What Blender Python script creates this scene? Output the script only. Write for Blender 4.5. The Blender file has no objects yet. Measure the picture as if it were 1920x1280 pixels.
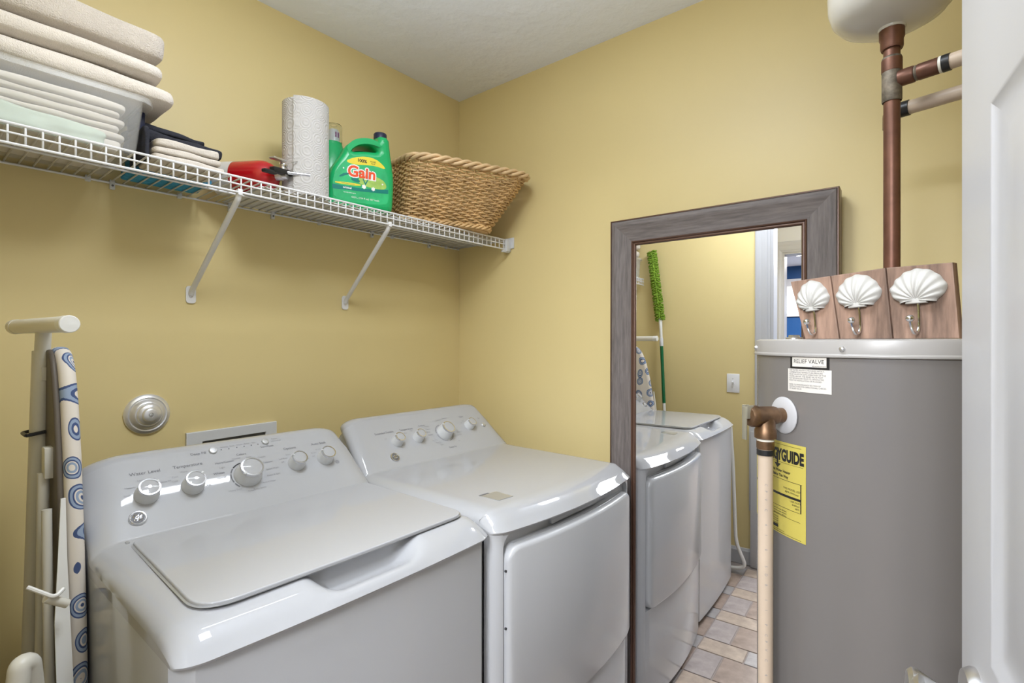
import bpy, bmesh, math, random
from math import sin, cos, pi, sqrt, radians, atan2, hypot
from mathutils import Vector, Matrix, Euler, noise

random.seed(7)
SC = bpy.context.scene
COL = SC.collection

# ------------------------------------------------------------------ camera, light, exposure
CAM = Vector((-1.716, -1.729, 1.314))
YAW = radians(39.37)
cd = bpy.data.cameras.new('camera')
cd.sensor_width = 36.0
cd.lens = 966.0 / 1920.0 * 36.0
cd.clip_start = 0.01
cam = bpy.data.objects.new('camera', cd)
cam.location = CAM
cam.rotation_euler = (pi / 2, 0, YAW - pi / 2)
COL.objects.link(cam)
SC.camera = cam

SC.view_settings.view_transform = 'Standard'
SC.view_settings.look = 'None'
SC.view_settings.exposure = 0.40
SC.view_settings.gamma = 1.0
SC.view_settings.use_curve_mapping = False

wd = bpy.data.worlds.new('sky')
SC.world = wd
wd.use_nodes = True
wbg = wd.node_tree.nodes['Background']
wbg.inputs[0].default_value = (0.85, 0.93, 1.0, 1)
wbg.inputs[1].default_value = 3.0


def area(name, loc, rot, sx, sy, power, color):
    l = bpy.data.lights.new(name, 'AREA')
    l.shape = 'RECTANGLE'
    l.size = sx
    l.size_y = sy
    l.energy = power
    l.color = color
    o = bpy.data.objects.new(name, l)
    o.location = loc
    o.rotation_euler = rot
    COL.objects.link(o)
    return o


area('ceiling_lamp', (-0.90, -0.768, 2.385), (0, 0, 0), 0.55, 0.028, 1.2, (0.87, 0.925, 1.0))
area('ceiling_fill', (-1.15, -1.10, 2.06), (pi, 0, 0), 0.36, 0.36, 6.5, (0.87, 0.925, 1.0))  # added fill facing up to brighten the ceiling, no such fixture
area('down_fill', (-1.20, -1.14, 2.425), (0, 0, 0), 0.32, 0.32, 10.0, (0.87, 0.925, 1.0))  # added broad fill beside the linear lamp, lights the walls
area('hall_fill', (-2.62, -1.62, 2.30), (0, radians(-52), 0), 0.6, 0.6, 46.0, (0.89, 0.93, 1.0))  # added fill aimed through the doorway at the appliance fronts
area('far_room_fill', (-4.6, -1.2, 2.33), (0, 0, 0), 0.8, 0.8, 110.0, (1.0, 0.98, 0.96))  # added fill to brighten the blue room, no lamp known there

# ------------------------------------------------------------------ helpers
ORG = {}


def tag(o, label=None, cat=None, group=None, kind=None):
    if label: o['label'] = label
    if cat: o['category'] = cat
    if group: o['group'] = group
    if kind: o['kind'] = kind
    return o


def thing(name, loc, label, cat, group=None, rot=(0, 0, 0)):
    o = bpy.data.objects.new(name, None)
    o.empty_display_size = 0.05
    o.location = loc
    o.rotation_euler = rot
    COL.objects.link(o)
    ORG[o.name] = Vector(loc)
    return tag(o, label, cat, group)


def link_mesh(name, me, parent=None, org=None):
    o = bpy.data.objects.new(name, me)
    COL.objects.link(o)
    if parent is not None:
        o.parent = parent
        ORG[o.name] = ORG[parent.name]
    elif org is not None:
        o.location = org
        ORG[o.name] = Vector(org)
    else:
        ORG[o.name] = Vector((0, 0, 0))
    return o


def obj(name, geo, m, parent=None, org=None, smooth=True, sharp=38, local=False, recalc=True):
    """geo = (verts, faces[, material indices]) in world space (or local)"""
    vs, fs = geo[0], geo[1]
    o0 = Vector((0, 0, 0))
    if not local:
        if parent is not None:
            o0 = ORG[parent.name]
        elif org is not None:
            o0 = Vector(org)
    me = bpy.data.meshes.new(name)
    me.from_pydata([tuple(Vector(v) - o0) for v in vs], [], [tuple(f) for f in fs])
    me.update()
    if recalc:
        bm = bmesh.new()
        bm.from_mesh(me)
        bmesh.ops.recalc_face_normals(bm, faces=bm.faces)
        bm.to_mesh(me)
        bm.free()
    ms = m if isinstance(m, (list, tuple)) else [m]
    for x in ms:
        me.materials.append(x)
    if len(geo) > 2 and geo[2] is not None:
        for p, k in zip(me.polygons, geo[2]):
            p.material_index = k
    if smooth:
        for p in me.polygons:
            p.use_smooth = True
        me.set_sharp_from_angle(angle=radians(sharp))
        big = [p for p in me.polygons if len(p.vertices) > 12]
        if big:
            keys = set()
            for p in big:
                p.use_smooth = False
                keys |= set(p.edge_keys)
            at = me.attributes.get('sharp_edge') or me.attributes.new('sharp_edge', 'BOOLEAN', 'EDGE')
            for e in me.edges:
                if tuple(sorted(e.vertices)) in keys:
                    at.data[e.index].value = True
    return link_mesh(name, me, parent, org)


def join(*gs):
    V, Fc = [], []
    for g in gs:
        b = len(V)
        V += [Vector(v) for v in g[0]]
        Fc += [tuple(i + b for i in f) for f in g[1]]
    return V, Fc


def xf(g, M):
    return [M @ Vector(v) for v in g[0]], g[1]


def box(x0, x1, y0, y1, z0, z1, bev=0.0, seg=2):
    bm = bmesh.new()
    bmesh.ops.create_cube(bm, size=1.0)
    for v in bm.verts:
        v.co = Vector(((x0 + x1) / 2 + v.co.x * (x1 - x0), (y0 + y1) / 2 + v.co.y * (y1 - y0), (z0 + z1) / 2 + v.co.z * (z1 - z0)))
    if bev > 0:
        bmesh.ops.bevel(bm, geom=list(bm.edges), offset=bev, segments=seg, affect='EDGES', profile=0.5)
    g = bm2geo(bm)
    return g


def bm2geo(bm):
    bm.verts.ensure_lookup_table()
    bm.verts.index_update()
    V = [v.co.copy() for v in bm.verts]
    Fc = [tuple(v.index for v in f.verts) for f in bm.faces]
    bm.free()
    return V, Fc


def tube(pts, r, seg=8, closed=False, caps=True):
    pts = [Vector(p) for p in pts]
    n = len(pts)
    rs = r if isinstance(r, (list, tuple)) else [r] * n
    V, Fc = [], []
    prev = None
    for i, p in enumerate(pts):
        if closed:
            t = pts[(i + 1) % n] - pts[i - 1]
        else:
            t = pts[min(i + 1, n - 1)] - pts[max(i - 1, 0)]
        t.normalize()
        if prev is None:
            a = Vector((0, 0, 1)) if abs(t.z) < 0.9 else Vector((1, 0, 0))
            nrm = (a - t * a.dot(t)).normalized()
        else:
            nrm = (prev - t * prev.dot(t)).normalized()
        prev = nrm
        b = t.cross(nrm)
        for k in range(seg):
            an = 2 * pi * k / seg
            V.append(p + (nrm * cos(an) + b * sin(an)) * rs[i])
    m = n if closed else n - 1
    for i in range(m):
        j = (i + 1) % n
        for k in range(seg):
            k2 = (k + 1) % seg
            Fc.append((i * seg + k, i * seg + k2, j * seg + k2, j * seg + k))
    if caps and not closed:
        Fc.append(tuple(range(seg))[::-1])
        Fc.append(tuple((n - 1) * seg + k for k in range(seg)))
    return V, Fc


def arcpts(pts, rad, k=6):
    """round the inner corners of a polyline"""
    pts = [Vector(p) for p in pts]
    out = [pts[0]]
    for i in range(1, len(pts) - 1):
        a, b, c = pts[i - 1], pts[i], pts[i + 1]
        d1 = (a - b); d2 = (c - b)
        r = min(rad, d1.length * 0.49, d2.length * 0.49)
        p, q = b + d1.normalized() * r, b + d2.normalized() * r
        for j in range(k + 1):
            t = j / k
            out.append(p * (1 - t) ** 2 + b * 2 * t * (1 - t) + q * t * t)
    out.append(pts[-1])
    return out


def lathe(prof, seg=32, M=Matrix.Identity(4), caps=True):
    """prof = [(r, h)] around local Z"""
    V, Fc = [], []
    n = len(prof)
    for r, h in prof:
        for k in range(seg):
            a = 2 * pi * k / seg
            V.append(M @ Vector((r * cos(a), r * sin(a), h)))
    for i in range(n - 1):
        for k in range(seg):
            k2 = (k + 1) % seg
            Fc.append((i * seg + k, i * seg + k2, (i + 1) * seg + k2, (i + 1) * seg + k))
    if caps:
        Fc.append(tuple(range(seg))[::-1])
        Fc.append(tuple((n - 1) * seg + k for k in range(seg)))
    return V, Fc


def frame(o, xd, yd):
    """matrix with local x, y along xd, yd and z = x cross y, at o"""
    x = Vector(xd).normalized()
    z = x.cross(Vector(yd)).normalized()
    y = z.cross(x)
    M = Matrix.Identity(4)
    for i in range(3):
        M[i][0], M[i][1], M[i][2], M[i][3] = x[i], y[i], z[i], o[i]
    return M


def axisM(o, d):
    d = Vector(d).normalized()
    a = Vector((0, 0, 1)) if abs(d.z) < 0.9 else Vector((1, 0, 0))
    x = a.cross(d).normalized()
    return frame(o, x, d.cross(x))


def extrude_poly(poly, axis, a0, a1):
    """poly 2D points; axis 'z': (x,y); 'y': (x,z); 'x': (y,z)"""
    def P(p, a):
        if axis == 'z': return Vector((p[0], p[1], a))
        if axis == 'y': return Vector((p[0], a, p[1]))
        return Vector((a, p[0], p[1]))
    n = len(poly)
    V = [P(p, a0) for p in poly] + [P(p, a1) for p in poly]
    Fc = [tuple(range(n)), tuple(range(n, 2 * n))[::-1]]
    for i in range(n):
        j = (i + 1) % n
        Fc.append((i, j, n + j, n + i))
    return V, Fc


def rrect(x0, x1, y0, y1, r, k=5):
    P = []
    for cx, cy, a0 in ((x1 - r, y1 - r, 0), (x0 + r, y1 - r, 90), (x0 + r, y0 + r, 180), (x1 - r, y0 + r, 270)):
        for i in range(k + 1):
            a = radians(a0 + 90 * i / k)
            P.append((cx + r * cos(a), cy + r * sin(a)))
    return P


def curve_geo(loops, depth, bevel=0.0, res=2):
    """flat closed loops (outer + holes) -> solid geo in local XY, thickness 2*depth along Z"""
    cu = bpy.data.curves.new('c', 'CURVE')
    cu.dimensions = '2D'
    cu.fill_mode = 'BOTH'
    cu.extrude = depth
    cu.bevel_depth = bevel
    cu.offset = -bevel
    cu.bevel_resolution = res
    for L in loops:
        sp = cu.splines.new('POLY')
        sp.points.add(len(L) - 1)
        for p, q in zip(sp.points, L):
            p.co = (q[0], q[1], 0, 1)
        sp.use_cyclic_u = True
    ob = bpy.data.objects.new('c', cu)
    me = ob.to_mesh()
    V = [v.co.copy() for v in me.vertices]
    Fc = [tuple(p.vertices) for p in me.polygons]
    ob.to_mesh_clear()
    bpy.data.objects.remove(ob)
    bpy.data.curves.remove(cu)
    return V, Fc


def text_geo(s, size, M, depth=0.0, align='CENTER', bold=0.0, sx=1.0, shear=0.0, space=1.0):
    cu = bpy.data.curves.new('t', 'FONT')
    cu.body = s
    cu.size = size
    cu.align_x = align
    cu.align_y = 'CENTER'
    cu.extrude = depth
    cu.offset = bold
    cu.shear = shear
    cu.space_character = space
    cu.resolution_u = 3
    ob = bpy.data.objects.new('t', cu)
    me = ob.to_mesh()
    V = [M @ Vector((v.co.x * sx, v.co.y, v.co.z)) for v in me.vertices]
    Fc = [tuple(p.vertices) for p in me.polygons]
    ob.to_mesh_clear()
    bpy.data.objects.remove(ob)
    bpy.data.curves.remove(cu)
    return V, Fc


def smooth_closed(P, it=2):
    for _ in range(it):
        Q = []
        n = len(P)
        for i in range(n):
            a, b = P[i], P[(i + 1) % n]
            Q.append((a[0] * .75 + b[0] * .25, a[1] * .75 + b[1] * .25))
            Q.append((a[0] * .25 + b[0] * .75, a[1] * .25 + b[1] * .75))
        P = Q
    return P


def sstep(a, b, x):
    t = max(0.0, min(1.0, (x - a) / (b - a)))
    return t * t * (3 - 2 * t)


# ------------------------------------------------------------------ materials
def mat(name, col, rough=0.5, metal=0.0, spec=0.5, coat=0.0, trans=0.0, alpha=1.0, ior=1.45, var=0.0, vscale=20.0,
        bump=0.0, bscale=60.0, bdist=0.002, stretch=(1, 1, 1), sheen=0.0, emit=None, estr=0.0):
    m = bpy.data.materials.new(name)
    m.use_nodes = True
    nt = m.node_tree
    b = nt.nodes['Principled BSDF']
    c = (*col, 1)
    b.inputs['Base Color'].default_value = c
    b.inputs['Roughness'].default_value = rough
    b.inputs['Metallic'].default_value = metal
    b.inputs['Specular IOR Level'].default_value = spec
    b.inputs['Coat Weight'].default_value = coat
    b.inputs['Coat Roughness'].default_value = 0.05
    b.inputs['Transmission Weight'].default_value = trans
    b.inputs['IOR'].default_value = ior
    b.inputs['Alpha'].default_value = alpha
    b.inputs['Sheen Weight'].default_value = sheen
    if emit:
        b.inputs['Emission Color'].default_value = (*emit, 1)
        b.inputs['Emission Strength'].default_value = estr
    if var > 0 or bump > 0:
        tc = nt.nodes.new('ShaderNodeTexCoord')
        mp = nt.nodes.new('ShaderNodeMapping')
        mp.inputs['Scale'].default_value = stretch
        nt.links.new(tc.outputs['Object'], mp.inputs[0])
    if var > 0:
        n = nt.nodes.new('ShaderNodeTexNoise')
        n.inputs['Scale'].default_value = vscale
        n.inputs['Detail'].default_value = 6
        n.inputs['Roughness'].default_value = 0.6
        nt.links.new(mp.outputs[0], n.inputs['Vector'])
        r = nt.nodes.new('ShaderNodeValToRGB')
        r.color_ramp.elements[0].position = 0.3
        r.color_ramp.elements[1].position = 0.7
        r.color_ramp.elements[0].color = (*[x * (1 - var) for x in col], 1)
        r.color_ramp.elements[1].color = (*[min(1, x * (1 + var)) for x in col], 1)
        nt.links.new(n.outputs[0], r.inputs[0])
        nt.links.new(r.outputs[0], b.inputs['Base Color'])
    if bump > 0:
        n2 = nt.nodes.new('ShaderNodeTexNoise')
        n2.inputs['Scale'].default_value = bscale
        n2.inputs['Detail'].default_value = 4
        nt.links.new(mp.outputs[0], n2.inputs['Vector'])
        bp = nt.nodes.new('ShaderNodeBump')
        bp.inputs['Strength'].default_value = bump
        bp.inputs['Distance'].default_value = bdist
        nt.links.new(n2.outputs[0], bp.inputs['Height'])
        nt.links.new(bp.outputs[0], b.inputs['Normal'])
    return m


M_WALL = mat('yellow_paint', (0.73, 0.598, 0.292), 0.42, var=0.015, vscale=3, bump=0.04, bscale=220, bdist=0.001)
M_CEIL = mat('ceiling_white', (0.88, 0.92, 1.0), 0.85, bump=0.5, bscale=22, bdist=0.009)
M_TRIM = mat('trim_white', (0.48, 0.48, 0.492), 0.35)
M_HALL = mat('hall_wall', (0.66, 0.66, 0.66), 0.7)
M_BLUE = mat('blue_wall', (0.006, 0.055, 0.18), 0.3)
M_GROUT = mat('grout', (0.29, 0.245, 0.22), 0.8)
M_ENAM = mat('white_enamel', (0.44, 0.443, 0.455), 0.03, coat=0.0)
M_ENAMB = mat('white_cabinet', (0.56, 0.567, 0.58), 0.18, coat=0.2)
M_PLAS = mat('white_plastic', (0.67, 0.68, 0.69), 0.3)
M_WIRE = mat('white_vinyl_wire', (0.80, 0.80, 0.81), 0.35)
M_CHROME = mat('chrome', (0.72, 0.72, 0.73), 0.14, 1.0)
M_STEEL = mat('brushed_steel', (0.72, 0.72, 0.73), 0.32, 1.0)
M_SILV = mat('silver_plastic', (0.56, 0.565, 0.57), 0.28, 0.6)
M_INK = mat('grey_ink', (0.14, 0.14, 0.15), 0.5)
M_INKL = mat('light_grey_ink', (0.28, 0.28, 0.29), 0.5)
M_BLACK = mat('black', (0.015, 0.015, 0.016), 0.4)
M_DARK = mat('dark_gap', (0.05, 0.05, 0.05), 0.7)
M_FRAME = mat('weathered_wood', (0.150, 0.128, 0.120), 0.55, var=0.30, vscale=9, bump=0.3, bscale=40, bdist=0.001, stretch=(1, 1, 14))
M_FRAMEH = mat('weathered_wood_across', (0.150, 0.128, 0.120), 0.55, var=0.30, vscale=9, bump=0.3, bscale=40, bdist=0.001, stretch=(1, 14, 1))
for _m, _s in ((M_FRAME, (16, 16, 1.4)), (M_FRAMEH, (16, 1.4, 16))):
    for _n in _m.node_tree.nodes:
        if _n.type == 'MAPPING':
            _n.inputs['Scale'].default_value = _s
M_BEAD = mat('brown_bead', (0.115, 0.062, 0.042), 0.3, metal=0.2)
M_MIRROR = mat('mirror_silver', (0.93, 0.93, 0.93), 0.0, 1.0)
M_HEAT = mat('grey_heater_paint', (0.172, 0.160, 0.152), 0.24, var=0.02, vscale=2)
M_LID = mat('grey_lid_paint', (0.36, 0.345, 0.33), 0.3)
M_COPPER = mat('old_copper', (0.155, 0.072, 0.047), 0.42, 0.5, var=0.25, vscale=24)
M_VERD = mat('verdigris_copper', (0.20, 0.17, 0.13), 0.6, 0.4, var=0.5, vscale=60)
M_BRASS = mat('old_brass', (0.21, 0.125, 0.070), 0.38, 0.75, var=0.3, vscale=40)
M_CPVC = mat('cream_pipe', (0.58, 0.465, 0.355), 0.4, var=0.05, vscale=10)
M_DECK = mat('shaded_steel_deck', (0.12, 0.10, 0.08), 0.5)  # shade between the legs put into the deck colour
M_ALU = mat('cast_silver', (0.80, 0.80, 0.81), 0.30, 0.65)
M_LEVER = mat('dull_zinc', (0.34, 0.32, 0.25), 0.45, 0.5)
M_PLASW = mat('bright_white_plastic', (0.80, 0.80, 0.81), 0.3)
M_RECESS = mat('recess_grey', (0.16, 0.16, 0.165), 0.6)
M_CREAM = mat('cream_plastic', (0.74, 0.71, 0.62), 0.35)
M_YEL = mat('yellow_label', (0.53, 0.45, 0.095), 0.5)
M_PAPER = mat('paper_label', (0.66, 0.63, 0.58), 0.6)
M_TANK = mat('tank_offwhite', (0.66, 0.64, 0.58), 0.22, coat=0.3)
M_PLANK = mat('whitewashed_plank', (0.27, 0.172, 0.125), 0.6, var=0.55, vscale=5, bump=0.35, bscale=30, bdist=0.001, stretch=(9, 9, 1.2))
M_SHELL = mat('white_shell', (0.56, 0.55, 0.52), 0.55)
M_TOWEL = mat('cream_terry', (0.70, 0.625, 0.545), 0.95, var=0.05, vscale=30, bump=1.0, bscale=380, bdist=0.004, sheen=0.3)
M_TOWEL2 = mat('white_terry', (0.80, 0.73, 0.65), 0.95, var=0.04, vscale=30, bump=0.9, bscale=420, bdist=0.003, sheen=0.3)
M_LINEN = mat('white_linen', (0.82, 0.76, 0.68), 0.9, bump=0.3, bscale=120, bdist=0.002)
M_MINT = mat('mint_fabric', (0.63, 0.73, 0.63), 0.9, var=0.08, vscale=25, bump=0.3, bscale=90)
M_BIN = mat('frosted_plastic', (0.85, 0.85, 0.83), 0.25, alpha=0.16)
M_NAVY = mat('navy_plastic', (0.012, 0.018, 0.06), 0.3)
M_CHAR = mat('charcoal_cloth', (0.022, 0.023, 0.032), 0.9, var=0.3, vscale=60, bump=0.6, bscale=300, bdist=0.002)
M_RIB = mat('ribbed_white_cloth', (0.66, 0.60, 0.53), 0.95, var=0.06, vscale=60, bump=0.7, bscale=260, bdist=0.002)
M_BLUEC = mat('blue_cloth', (0.05, 0.33, 0.58), 0.9, var=0.25, vscale=60, bump=0.7, bscale=260, bdist=0.003)
M_RED = mat('red_enamel', (0.42, 0.006, 0.010), 0.18, coat=0.5)
M_GREEN = mat('green_plastic', (0.012, 0.40, 0.125), 0.28)
M_LGREEN = mat('label_green', (0.03, 0.44, 0.16), 0.35, var=0.25, vscale=14)
M_TEAL = mat('label_teal', (0.004, 0.20, 0.16), 0.35)
M_LYEL = mat('label_yellow', (0.80, 0.66, 0.05), 0.35)
M_LWHITE = mat('label_white', (0.85, 0.85, 0.82), 0.35)
M_LRED = mat('label_orange_red', (0.80, 0.085, 0.02), 0.35)
M_LLIME = mat('label_lime', (0.36, 0.55, 0.12), 0.35, var=0.2, vscale=40)
M_CAPB = mat('navy_cap', (0.012, 0.016, 0.05), 0.35)
M_CLEAR = mat('clear_cup', (0.9, 0.92, 0.92), 0.06, trans=1.0, ior=1.1)
M_PURP = mat('purple_print', (0.22, 0.04, 0.16), 0.4)
M_WICK = mat('wicker', (0.66, 0.43, 0.20), 0.42, var=0.25, vscale=16)
M_WICKR = mat('wicker_rim', (0.70, 0.49, 0.27), 0.42, var=0.22, vscale=16)
M_PTOWEL = mat('paper_towel', (0.56, 0.54, 0.52), 0.95)
M_CARD = mat('cardboard', (0.42, 0.29, 0.17), 0.9)
M_GREENT = mat('chenille_green', (0.20, 0.33, 0.03), 0.9, var=0.2, vscale=50)
M_GPOLE = mat('green_pole', (0.005, 0.13, 0.045), 0.3)
M_LEG = mat('grey_cream_enamel', (0.60, 0.575, 0.50), 0.35)
M_LEGW = mat('white_leg_enamel', (0.78, 0.775, 0.74), 0.3)
M_SHEETP = mat('shelf_liner_plastic', (0.70, 0.705, 0.715), 0.35)
M_GREYP = mat('pale_grey_panel', (0.50, 0.50, 0.51), 0.45)
TILES = [mat('tile_pink_grey', (0.36, 0.31, 0.29), 0.35, var=0.22, vscale=16, bump=0.2, bscale=30),
         mat('tile_tan', (0.42, 0.335, 0.265), 0.35, var=0.25, vscale=16, bump=0.2, bscale=30),
         mat('tile_brown', (0.31, 0.235, 0.19), 0.35, var=0.25, vscale=16, bump=0.2, bscale=30),
         mat('tile_grey', (0.35, 0.325, 0.315), 0.35, var=0.2, vscale=16, bump=0.2, bscale=30)]


def paisley():
    m = mat('paisley_cotton', (0.72, 0.66, 0.58), 0.9)
    nt = m.node_tree
    b = nt.nodes['Principled BSDF']
    tc = nt.nodes.new('ShaderNodeTexCoord')
    mp = nt.nodes.new('ShaderNodeMapping')
    mp.inputs['Scale'].default_value = (1.0, 1.0, 0.85)
    nt.links.new(tc.outputs['Object'], mp.inputs[0])
    nz = nt.nodes.new('ShaderNodeTexNoise')
    nz.inputs['Scale'].default_value = 9
    nt.links.new(mp.outputs[0], nz.inputs['Vector'])
    mx = nt.nodes.new('ShaderNodeMix')
    mx.data_type = 'VECTOR'
    mx.inputs['Factor'].default_value = 0.035
    nt.links.new(mp.outputs[0], mx.inputs[4])
    nt.links.new(nz.outputs['Color'], mx.inputs[5])
    vo = nt.nodes.new('ShaderNodeTexVoronoi')
    vo.inputs['Scale'].default_value = 19
    vo.inputs['Randomness'].default_value = 0.35
    nt.links.new(mx.outputs[1], vo.inputs['Vector'])
    r = nt.nodes.new('ShaderNodeValToRGB')
    r.color_ramp.interpolation = 'CONSTANT'
    e = r.color_ramp.elements
    cream = (0.70, 0.64, 0.56, 1); navy = (0.055, 0.085, 0.19, 1); mid = (0.27, 0.34, 0.46, 1)
    e[0].position = 0.0; e[0].color = navy
    e[1].position = 0.07; e[1].color = cream
    for p, c in ((0.13, mid), (0.20, cream), (0.235, navy), (0.28, mid), (0.345, navy), (0.385, cream)):
        x = e.new(p); x.color = c
    nt.links.new(vo.outputs['Distance'], r.inputs[0])
    nt.links.new(r.outputs[0], b.inputs['Base Color'])
    return m


M_PAIS = paisley()


def embossed(m):
    nt = m.node_tree
    b = nt.nodes['Principled BSDF']
    tc = nt.nodes.new('ShaderNodeTexCoord')
    vo = nt.nodes.new('ShaderNodeTexVoronoi')
    vo.inputs['Scale'].default_value = 24
    vo.inputs['Randomness'].default_value = 0.3
    nt.links.new(tc.outputs['Object'], vo.inputs['Vector'])
    ma = nt.nodes.new('ShaderNodeMath'); ma.operation = 'MULTIPLY'; ma.inputs[1].default_value = 45
    mb = nt.nodes.new('ShaderNodeMath'); mb.operation = 'SINE'
    nt.links.new(vo.outputs['Distance'], ma.inputs[0])
    nt.links.new(ma.outputs[0], mb.inputs[0])
    bp = nt.nodes.new('ShaderNodeBump')
    bp.inputs['Strength'].default_value = 0.35
    bp.inputs['Distance'].default_value = 0.0015
    nt.links.new(mb.outputs[0], bp.inputs['Height'])
    nt.links.new(bp.outputs[0], b.inputs['Normal'])


embossed(M_PTOWEL)

# ------------------------------------------------------------------ room shell
WX = -1.746      # inner face of the left (door) wall
H = 2.44
YF = -2.30       # front wall
DY0, DY1 = -1.862, -1.078   # doorway


def struct(name, geo, m, parent=None, smooth=False):
    o = obj(name, geo, m, parent, smooth=smooth)
    if parent is None:
        o['kind'] = 'structure'
    return o


struct('wall_back', box(WX - 0.12, 0.10, 0.0, 0.10, 0, H), M_WALL)
struct('wall_right', box(0.0, 0.10, YF - 0.1, 0.0, 0, H), M_WALL)
struct('wall_front', box(WX - 0.12, 0.0, YF - 0.1, YF, 0, H), M_WALL)
wl = [(DY1, 0), (0.0, 0), (0.0, H), (YF, H), (YF, 0), (DY0, 0), (DY0, 2.05), (DY1, 2.05)]
struct('wall_left', extrude_poly(wl, 'x', WX - 0.115, WX), M_WALL)
struct('ceiling', box(-3.1, 0.10, -3.6, 1.6, H, H + 0.08), M_CEIL)
fl = struct('floor', box(-6.3, 0.10, -3.6, 1.6, -0.10, -0.003), M_GROUT)
# vinyl stones of the floor: repeating block of four
PX = 0.293
blocks = [((0, 0.185), (-0.110, 0), 0), ((0.185, PX), (-0.187, 0), 1), ((0, 0.185), (-PX, -0.110), 2), ((0.185, PX), (-PX, -0.187), 3)]
tm = {}
for ti, ((a, b), (c, d), mi) in enumerate(blocks):
    g = 0.0028
    me = bpy.data.meshes.new('stone')
    V, Fc = box(a + g - a, b - g - a, c + g - d, d - g - d, -0.006, 0.0, 0.0016, 1)
    me.from_pydata([tuple(v) for v in V], [], Fc)
    tm[ti] = me
for i in range(-3, 4):
    for j in range(-1, 5):
        for ti, ((a, b), (c, d), mi) in enumerate(blocks):
            x, y = -0.985 + i * PX + a, -0.968 - j * PX + d
            if x < WX - 0.05 or x + (b - a) > 0.02 or y < YF - 0.02 + (d - c) * 0.0 or y > -0.60:
                continue
            me = tm[ti]
            if not me.materials:
                me.materials.append(TILES[mi])
            o = link_mesh('stone', me, fl)
            o.location = (x, y, 0)

# baseboards, casing of the doorway
struct('baseboard_left', extrude_poly([(WX, 0), (WX + 0.014, 0), (WX + 0.014, 0.078), (WX + 0.008, 0.092), (WX, 0.094)], 'y', DY1 + 0.085, 0.0), M_TRIM)
struct('baseboard_back', extrude_poly([(0, 0), (-0.014, 0), (-0.014, 0.078), (-0.008, 0.092), (0, 0.094)], 'x', WX, 0.0), M_TRIM)
struct('baseboard_right', extrude_poly([(0, 0), (-0.014, 0), (-0.014, 0.078), (-0.008, 0.092), (0, 0.094)], 'y', YF, -0.014), M_TRIM)


def casing(name, xw, sgn, y0, y1, zt, w=0.082):
    """door casing around an opening y0..y1 on the wall plane x = xw, proud by sgn"""
    prof = [(0, 0.009), (0.012, 0.011), (0.018, 0.015), (0.030, 0.016), (0.048, 0.0155), (0.060, 0.018), (0.074, 0.0185), (w, 0.016)]
    # three mitred legs
    def leg(pa, pb, outa, outb):
        V, Fc = [], []
        n = len(prof)
        for base, out in ((pa, outa), (pb, outb)):
            for d, h in prof:
                V.append(Vector((xw + sgn * h, base[0] + out[0] * d, base[1] + out[1] * d)))
            V.append(Vector((xw, base[0] + out[0] * w, base[1] + out[1] * w)))
            V.append(Vector((xw, base[0], base[1])))
        m = n + 2
        for i in range(m):
            j = (i + 1) % m
            Fc.append((i, j, m + j, m + i))
        Fc.append(tuple(range(m)))
        Fc.append(tuple(range(m, 2 * m))[::-1])
        return V, Fc
    r = struct(name, leg((y1, 0), (y1, zt), (1, 0), (1, 1)), M_TRIM)
    struct('casing_leg', leg((y0, 0), (y0, zt), (-1, 0), (-1, 1)), M_TRIM, r)
    struct('casing_head', leg((y0, zt), (y1, zt), (-1, 1), (1, 1)), M_TRIM, r)
    return r


casing('trim_1', WX, 1, DY0, DY1, 2.05)
casing('trim_2', WX - 0.115, -1, DY0, DY1, 2.05)
jb = struct('trim_3', box(WX - 0.118, WX + 0.003, DY1 - 0.016, DY1 + 0.002, 0, 2.05), M_TRIM)
struct('jamb_head', box(WX - 0.118, WX + 0.003, DY0, DY1 - 0.016, 2.034, 2.05), M_TRIM, jb)
struct('jamb_side', box(WX - 0.118, WX + 0.003, DY0 - 0.002, DY0 + 0.014, 0, 2.034), M_TRIM, jb)

# hall and the blue room beyond the doorway (seen in the mirror)
FX = -2.90
FO1 = -0.967
struct('wall_hall', extrude_poly([(1.5, 0), (FO1, 0), (FO1, 2.035), (FO1 - 0.80, 2.035), (FO1 - 0.80, 0), (-3.5, 0), (-3.5, H), (1.5, H)], 'x', FX - 0.12, FX), M_HALL)
struct('wall_hall_near', box(WX - 0.12, WX - 0.02, -3.5, YF - 0.1, 0, H), M_HALL)
struct('wall_hall_rear', box(WX - 0.12, WX - 0.02, 0.1, 1.5, 0, H), M_HALL)
struct('wall_hall_north', box(-3.1, -1.76, 1.5, 1.6, 0, H), M_HALL)
struct('wall_hall_south', box(-6.2, -1.76, -3.6, -3.5, 0, H), M_HALL)
casing('trim_4', FX, 1, FO1 - 0.80, FO1, 2.035, 0.085)
jb2 = struct('trim_5', box(FX - 0.122, FX + 0.002, FO1 - 0.014, FO1 + 0.002, 0, 2.035), M_TRIM)
struct('jamb_head', box(FX - 0.122, FX + 0.002, FO1 - 0.80, FO1 - 0.014, 2.021, 2.035), M_TRIM, jb2)
BX = -6.0
WZ0, WZ1 = 1.74, 2.10
bw = [(-3.5, 0), (1.5, 0), (1.5, H), (-3.5, H)]
struct('wall_blue', join(box(BX - 0.12, BX, -3.5, 1.5, 0, WZ0), box(BX - 0.12, BX, -3.5, 1.5, WZ1, 2.36), box(BX - 0.12, BX, -3.5, -1.45, WZ0, WZ1), box(BX - 0.12, BX, -0.30, 1.5, WZ0, WZ1)), M_BLUE)
struct('wall_blue_side', box(BX, FX - 0.12, 1.5, 1.6, 0, H), M_BLUE)
struct('ceiling_blue_room', box(BX - 0.12, FX - 0.12, -3.6, 1.6, 2.36, 2.44), M_CEIL)
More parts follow.
